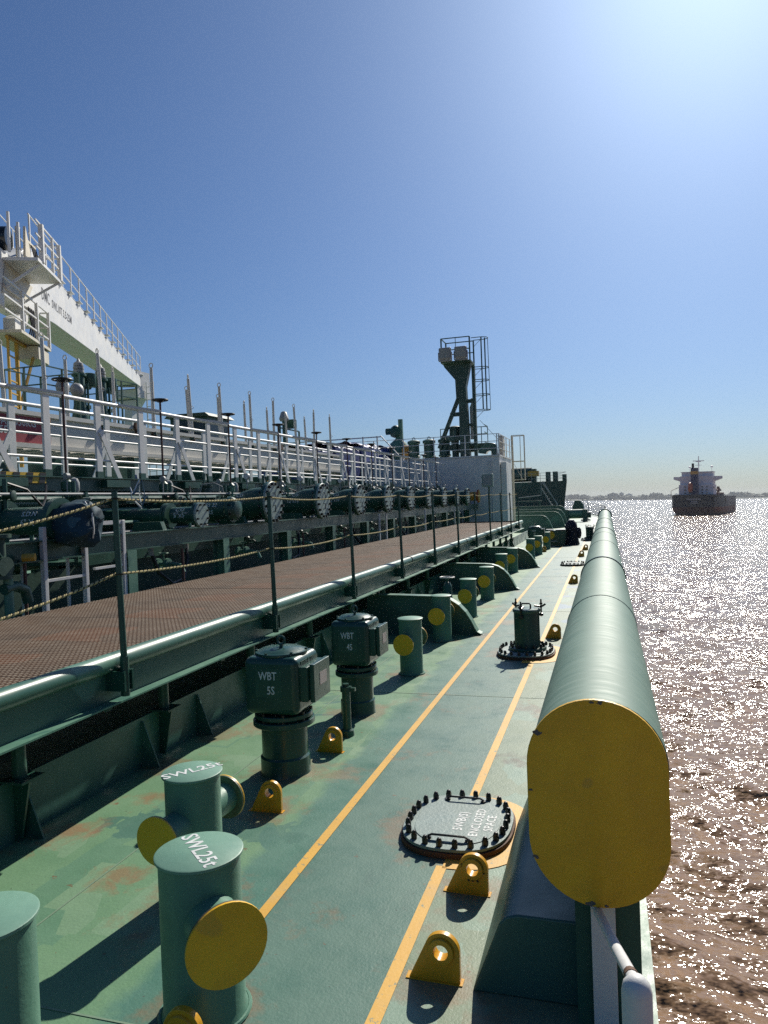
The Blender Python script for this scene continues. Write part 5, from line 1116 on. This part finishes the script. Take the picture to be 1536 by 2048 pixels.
for x, y in ((-1.0, -.65), (.58, -.65), (-1.0, .65), (.58, .65), (-.2, -.65)): q.bar((x, y, 5.48), (x, y, 6.75), .08 if x != -.2 else .03, .05)
for z in (6.75, 6.1): q.bar((-1.0, -.65, z), (.58, -.65, z), .05, .05).bar((-1.0, .65, z), (.58, .65, z), .05, .05).bar((-1.0, -.65, z), (-1.0, .65, z), .05, .05)
build('top_rail', q, 'green_fresh', t)
for x in (-.75, .12):
    l = build('floodlight', MB().box(x - .34, x + .34, -1.0, -.78, 5.55, 6.2), 'galv', t, .06); build('lens', MB().box(x - .26, x + .26, -1.03, -1.004, 5.62, 6.12), 'lamp_glass', l); build('yoke', MB().box(x - .36, x + .36, -.9, -.7, 5.47, 5.54).box(x - .38, x - .35, -.95, -.8, 5.5, 5.95).box(x + .35, x + .38, -.95, -.8, 5.5, 5.95), 'galv', l)
q = MB()
for x, y in ((1.15, -.22), (1.3, .1)): q.bar((x, y, 2.75), (x, y, 6.75), .07, .03)
q.bar((1.52, 0, 2.75), (1.48, 0, 6.75), .03, .03)
for z in (6.72, 5.1, 4.4, 3.6, 2.75): q.tube([(.62, -.35, z), (1.2, -.35, z), (1.45, -.2, z), (1.5, 0, z), (1.45, .2, z), (1.2, .35, z), (.62, .35, z)], .022, 6); q.bar((.72, -.1, z - .45), (1.2, -.1, z), .02, .02)
build('ladder_cage', q, 'green_fresh', t)
q = MB()
for z in (.95, 1.5, 1.9): q.bar((-1.5, .7, z), (1.2, .7, z), .04, .04).bar((1.2, .7, z), (1.2, -.4, z), .04, .04)
for x in (-1.5, -.9, -.3, .5, .85, 1.2): q.bar((x, .7, .9), (x, .7, 1.9), .04, .04)
build('lower_rail', q, 'green_fresh', t); build('lower_platform', MB().prism([(-1.3, .95), (1.25, .95), (1.2, .75), (.6, .5), (-.6, .5), (-1.2, .8)], .3, .9, 'xz'), 'green_old', t)
build('horn', MB().lathe([(.2, 0), (.2, 1.0), (.24, 1.3), (.32, 1.4), (.32, 1.95), (.2, 2.0)], (-.6, .4, 0), 16), 'green_old', t); build('signal_lamp', MB().box(.3, .52, .3, .5, 1.2, 2.6).lathe([(.14, 2.6), (.14, 3.0), (.05, 3.2), (.05, 3.5)], (.42, .4, 0), 12), 'white_worn', t)
build('stay', MB().cyl((.9, 0, 2.2), (2.2, 0, .7), .012, n=5), 'galv', t)
# ------------------------------------------------------------------ forecastle
FY = 96
t = thing('forecastle', 'dark raised forecastle with railing and winches at the bow', 'forecastle', (0, 0, 0))
fo = [(-4.6, FY), (-6.2, 104), (-9.6, 111), (-13, 115.5), (-16, 117.5), (-19, 115.5), (-22.4, 111), (-25.8, 104), (-27.4, FY)]
b = MB(); n = len(fo); lo = [(-16 + (x + 16) * .955, y, 0) for x, y in fo]; hi = [(x, y, 3.85) for x, y in fo]
b.add(lo + hi, [tuple(range(n)), tuple(range(n, 2 * n))[::-1]] + [(i, (i + 1) % n, n + (i + 1) % n, n + i) for i in range(n)]); build('bulkhead', b, 'green_old', t)
q = MB()
for z in (4.25, 4.6, 4.95): q.bar((-15, FY + .1, z), (-4.7, FY + .1, z), .04, .04).bar((-4.7, FY + .1, z), (-6.2, 104, z), .04, .04)
build('rail', q, 'galv', t)
for x in np.arange(-14.5, -4.6, 1.1): build('rail_post', MB().bar((x, FY + .1, 3.85), (x, FY + .1, 4.95), .05, .05), 'galv', t)
build('windlass', MB().cyl((-12.4, 99, 4.9), (-9.2, 99, 4.9), .95, n=20).box(-9.2, -8.6, 98.2, 99.8, 3.85, 5.6), 'green_dark', t); build('gearbox', MB().box(-9.6, -8.2, 97.6, 98.4, 4.6, 5.3), 'crane_yellow', t); build('bitts', MB().cyl((-7.0, 97.4, 3.85), (-7.0, 97.4, 5.1), .32, n=16).cyl((-6.1, 97.4, 3.85), (-6.1, 97.4, 5.1), .32, n=16).cyl((-4.95, 97.2, 3.85), (-4.95, 97.2, 4.7), .28, n=16), 'green_dark', t)
t = thing('bow_stair', 'galvanised stair with handrail up to the forecastle', 'stair', (-6.2, 88, 0))
q = MB().bar((-1.0, 0, 3.0), (.55, 0, .2), .1, .05).bar((-1.0, .9, 3.0), (.55, .9, .2), .1, .05); build('stringer', q, 'galv', t); build('handrail', MB().tube([(-3.6, 0, 1.9), (-1.0, 0, 2.1), (-.95, 0, 3.6), (-.75, 0, 3.75), (.75, 0, 1.1), (.75, 0, .1)], .045, 8).tube([(-.9, .9, 3.6), (.75, .9, 1.1), (.75, .9, .1)], .045, 8), 'galv', t)
for k in range(9): build('tread', MB().box(-.95 + k * .18 - .12, -.95 + k * .18 + .12, 0, .9, 2.9 - k * .32, 2.94 - k * .32), 'galv', t)
build('landing', MB().box(-5.5, -1.0, 0, .9, 1.4, 1.5).box(-5.4, -5.2, 0, .2, 0, 1.4).box(-1.3, -1.1, 0, .2, 0, 1.4), 'green_dark', t)
# deck-edge railing forward of the pipe
t = thing('edge_railing', 'thin grey guard railing along the curved foredeck edge', 'railing', (0, 0, 0))
path = [Vector((x - .12, y, 0)) for x, y in [(.13, 37.5)] + OUT[1:7]]
q = MB()
for i in range(len(path) - 1):
    for z in (.38, .74, 1.1): q.bar(path[i] + Vector((0, 0, z)), path[i + 1] + Vector((0, 0, z)), .03, .03)
build('rail', q, 'galv', t); PMm = MB().box(-.02, .02, -.02, .02, 0, 1.1).mesh('post', 'galv')
L = 0
for i in range(len(path) - 1):
    n = max(1, int((path[i + 1] - path[i]).length / 1.5))
    for k in range(n): build('post', PMm, None, t, loc=path[i].lerp(path[i + 1], k / n))

# ------------------------------------------------------------------ river haze
def haze():
    s = NT('haze_air'); s.t.nodes.remove(s.b)
    v = s.n('VolumePrincipled'); v.inputs['Color'].default_value = (0.86, 0.92, 1.0, 1); v.inputs['Density'].default_value = 6e-5; v.inputs['Anisotropy'].default_value = 0.25
    s.l(v.outputs[0], s.out.inputs['Volume']); MATS['haze'] = s.m
    b = MB().box(-7000, 7000, -900, 7000, SEA_Z - 8, 54)
    tag(build('haze', b, 'haze', ship=False), None, None, None, 'stuff')
haze()
# ------------------------------------------------------------------ heel and trim of the tanker
for o in SHIP: o.matrix_basis = TRIM @ o.matrix_basis
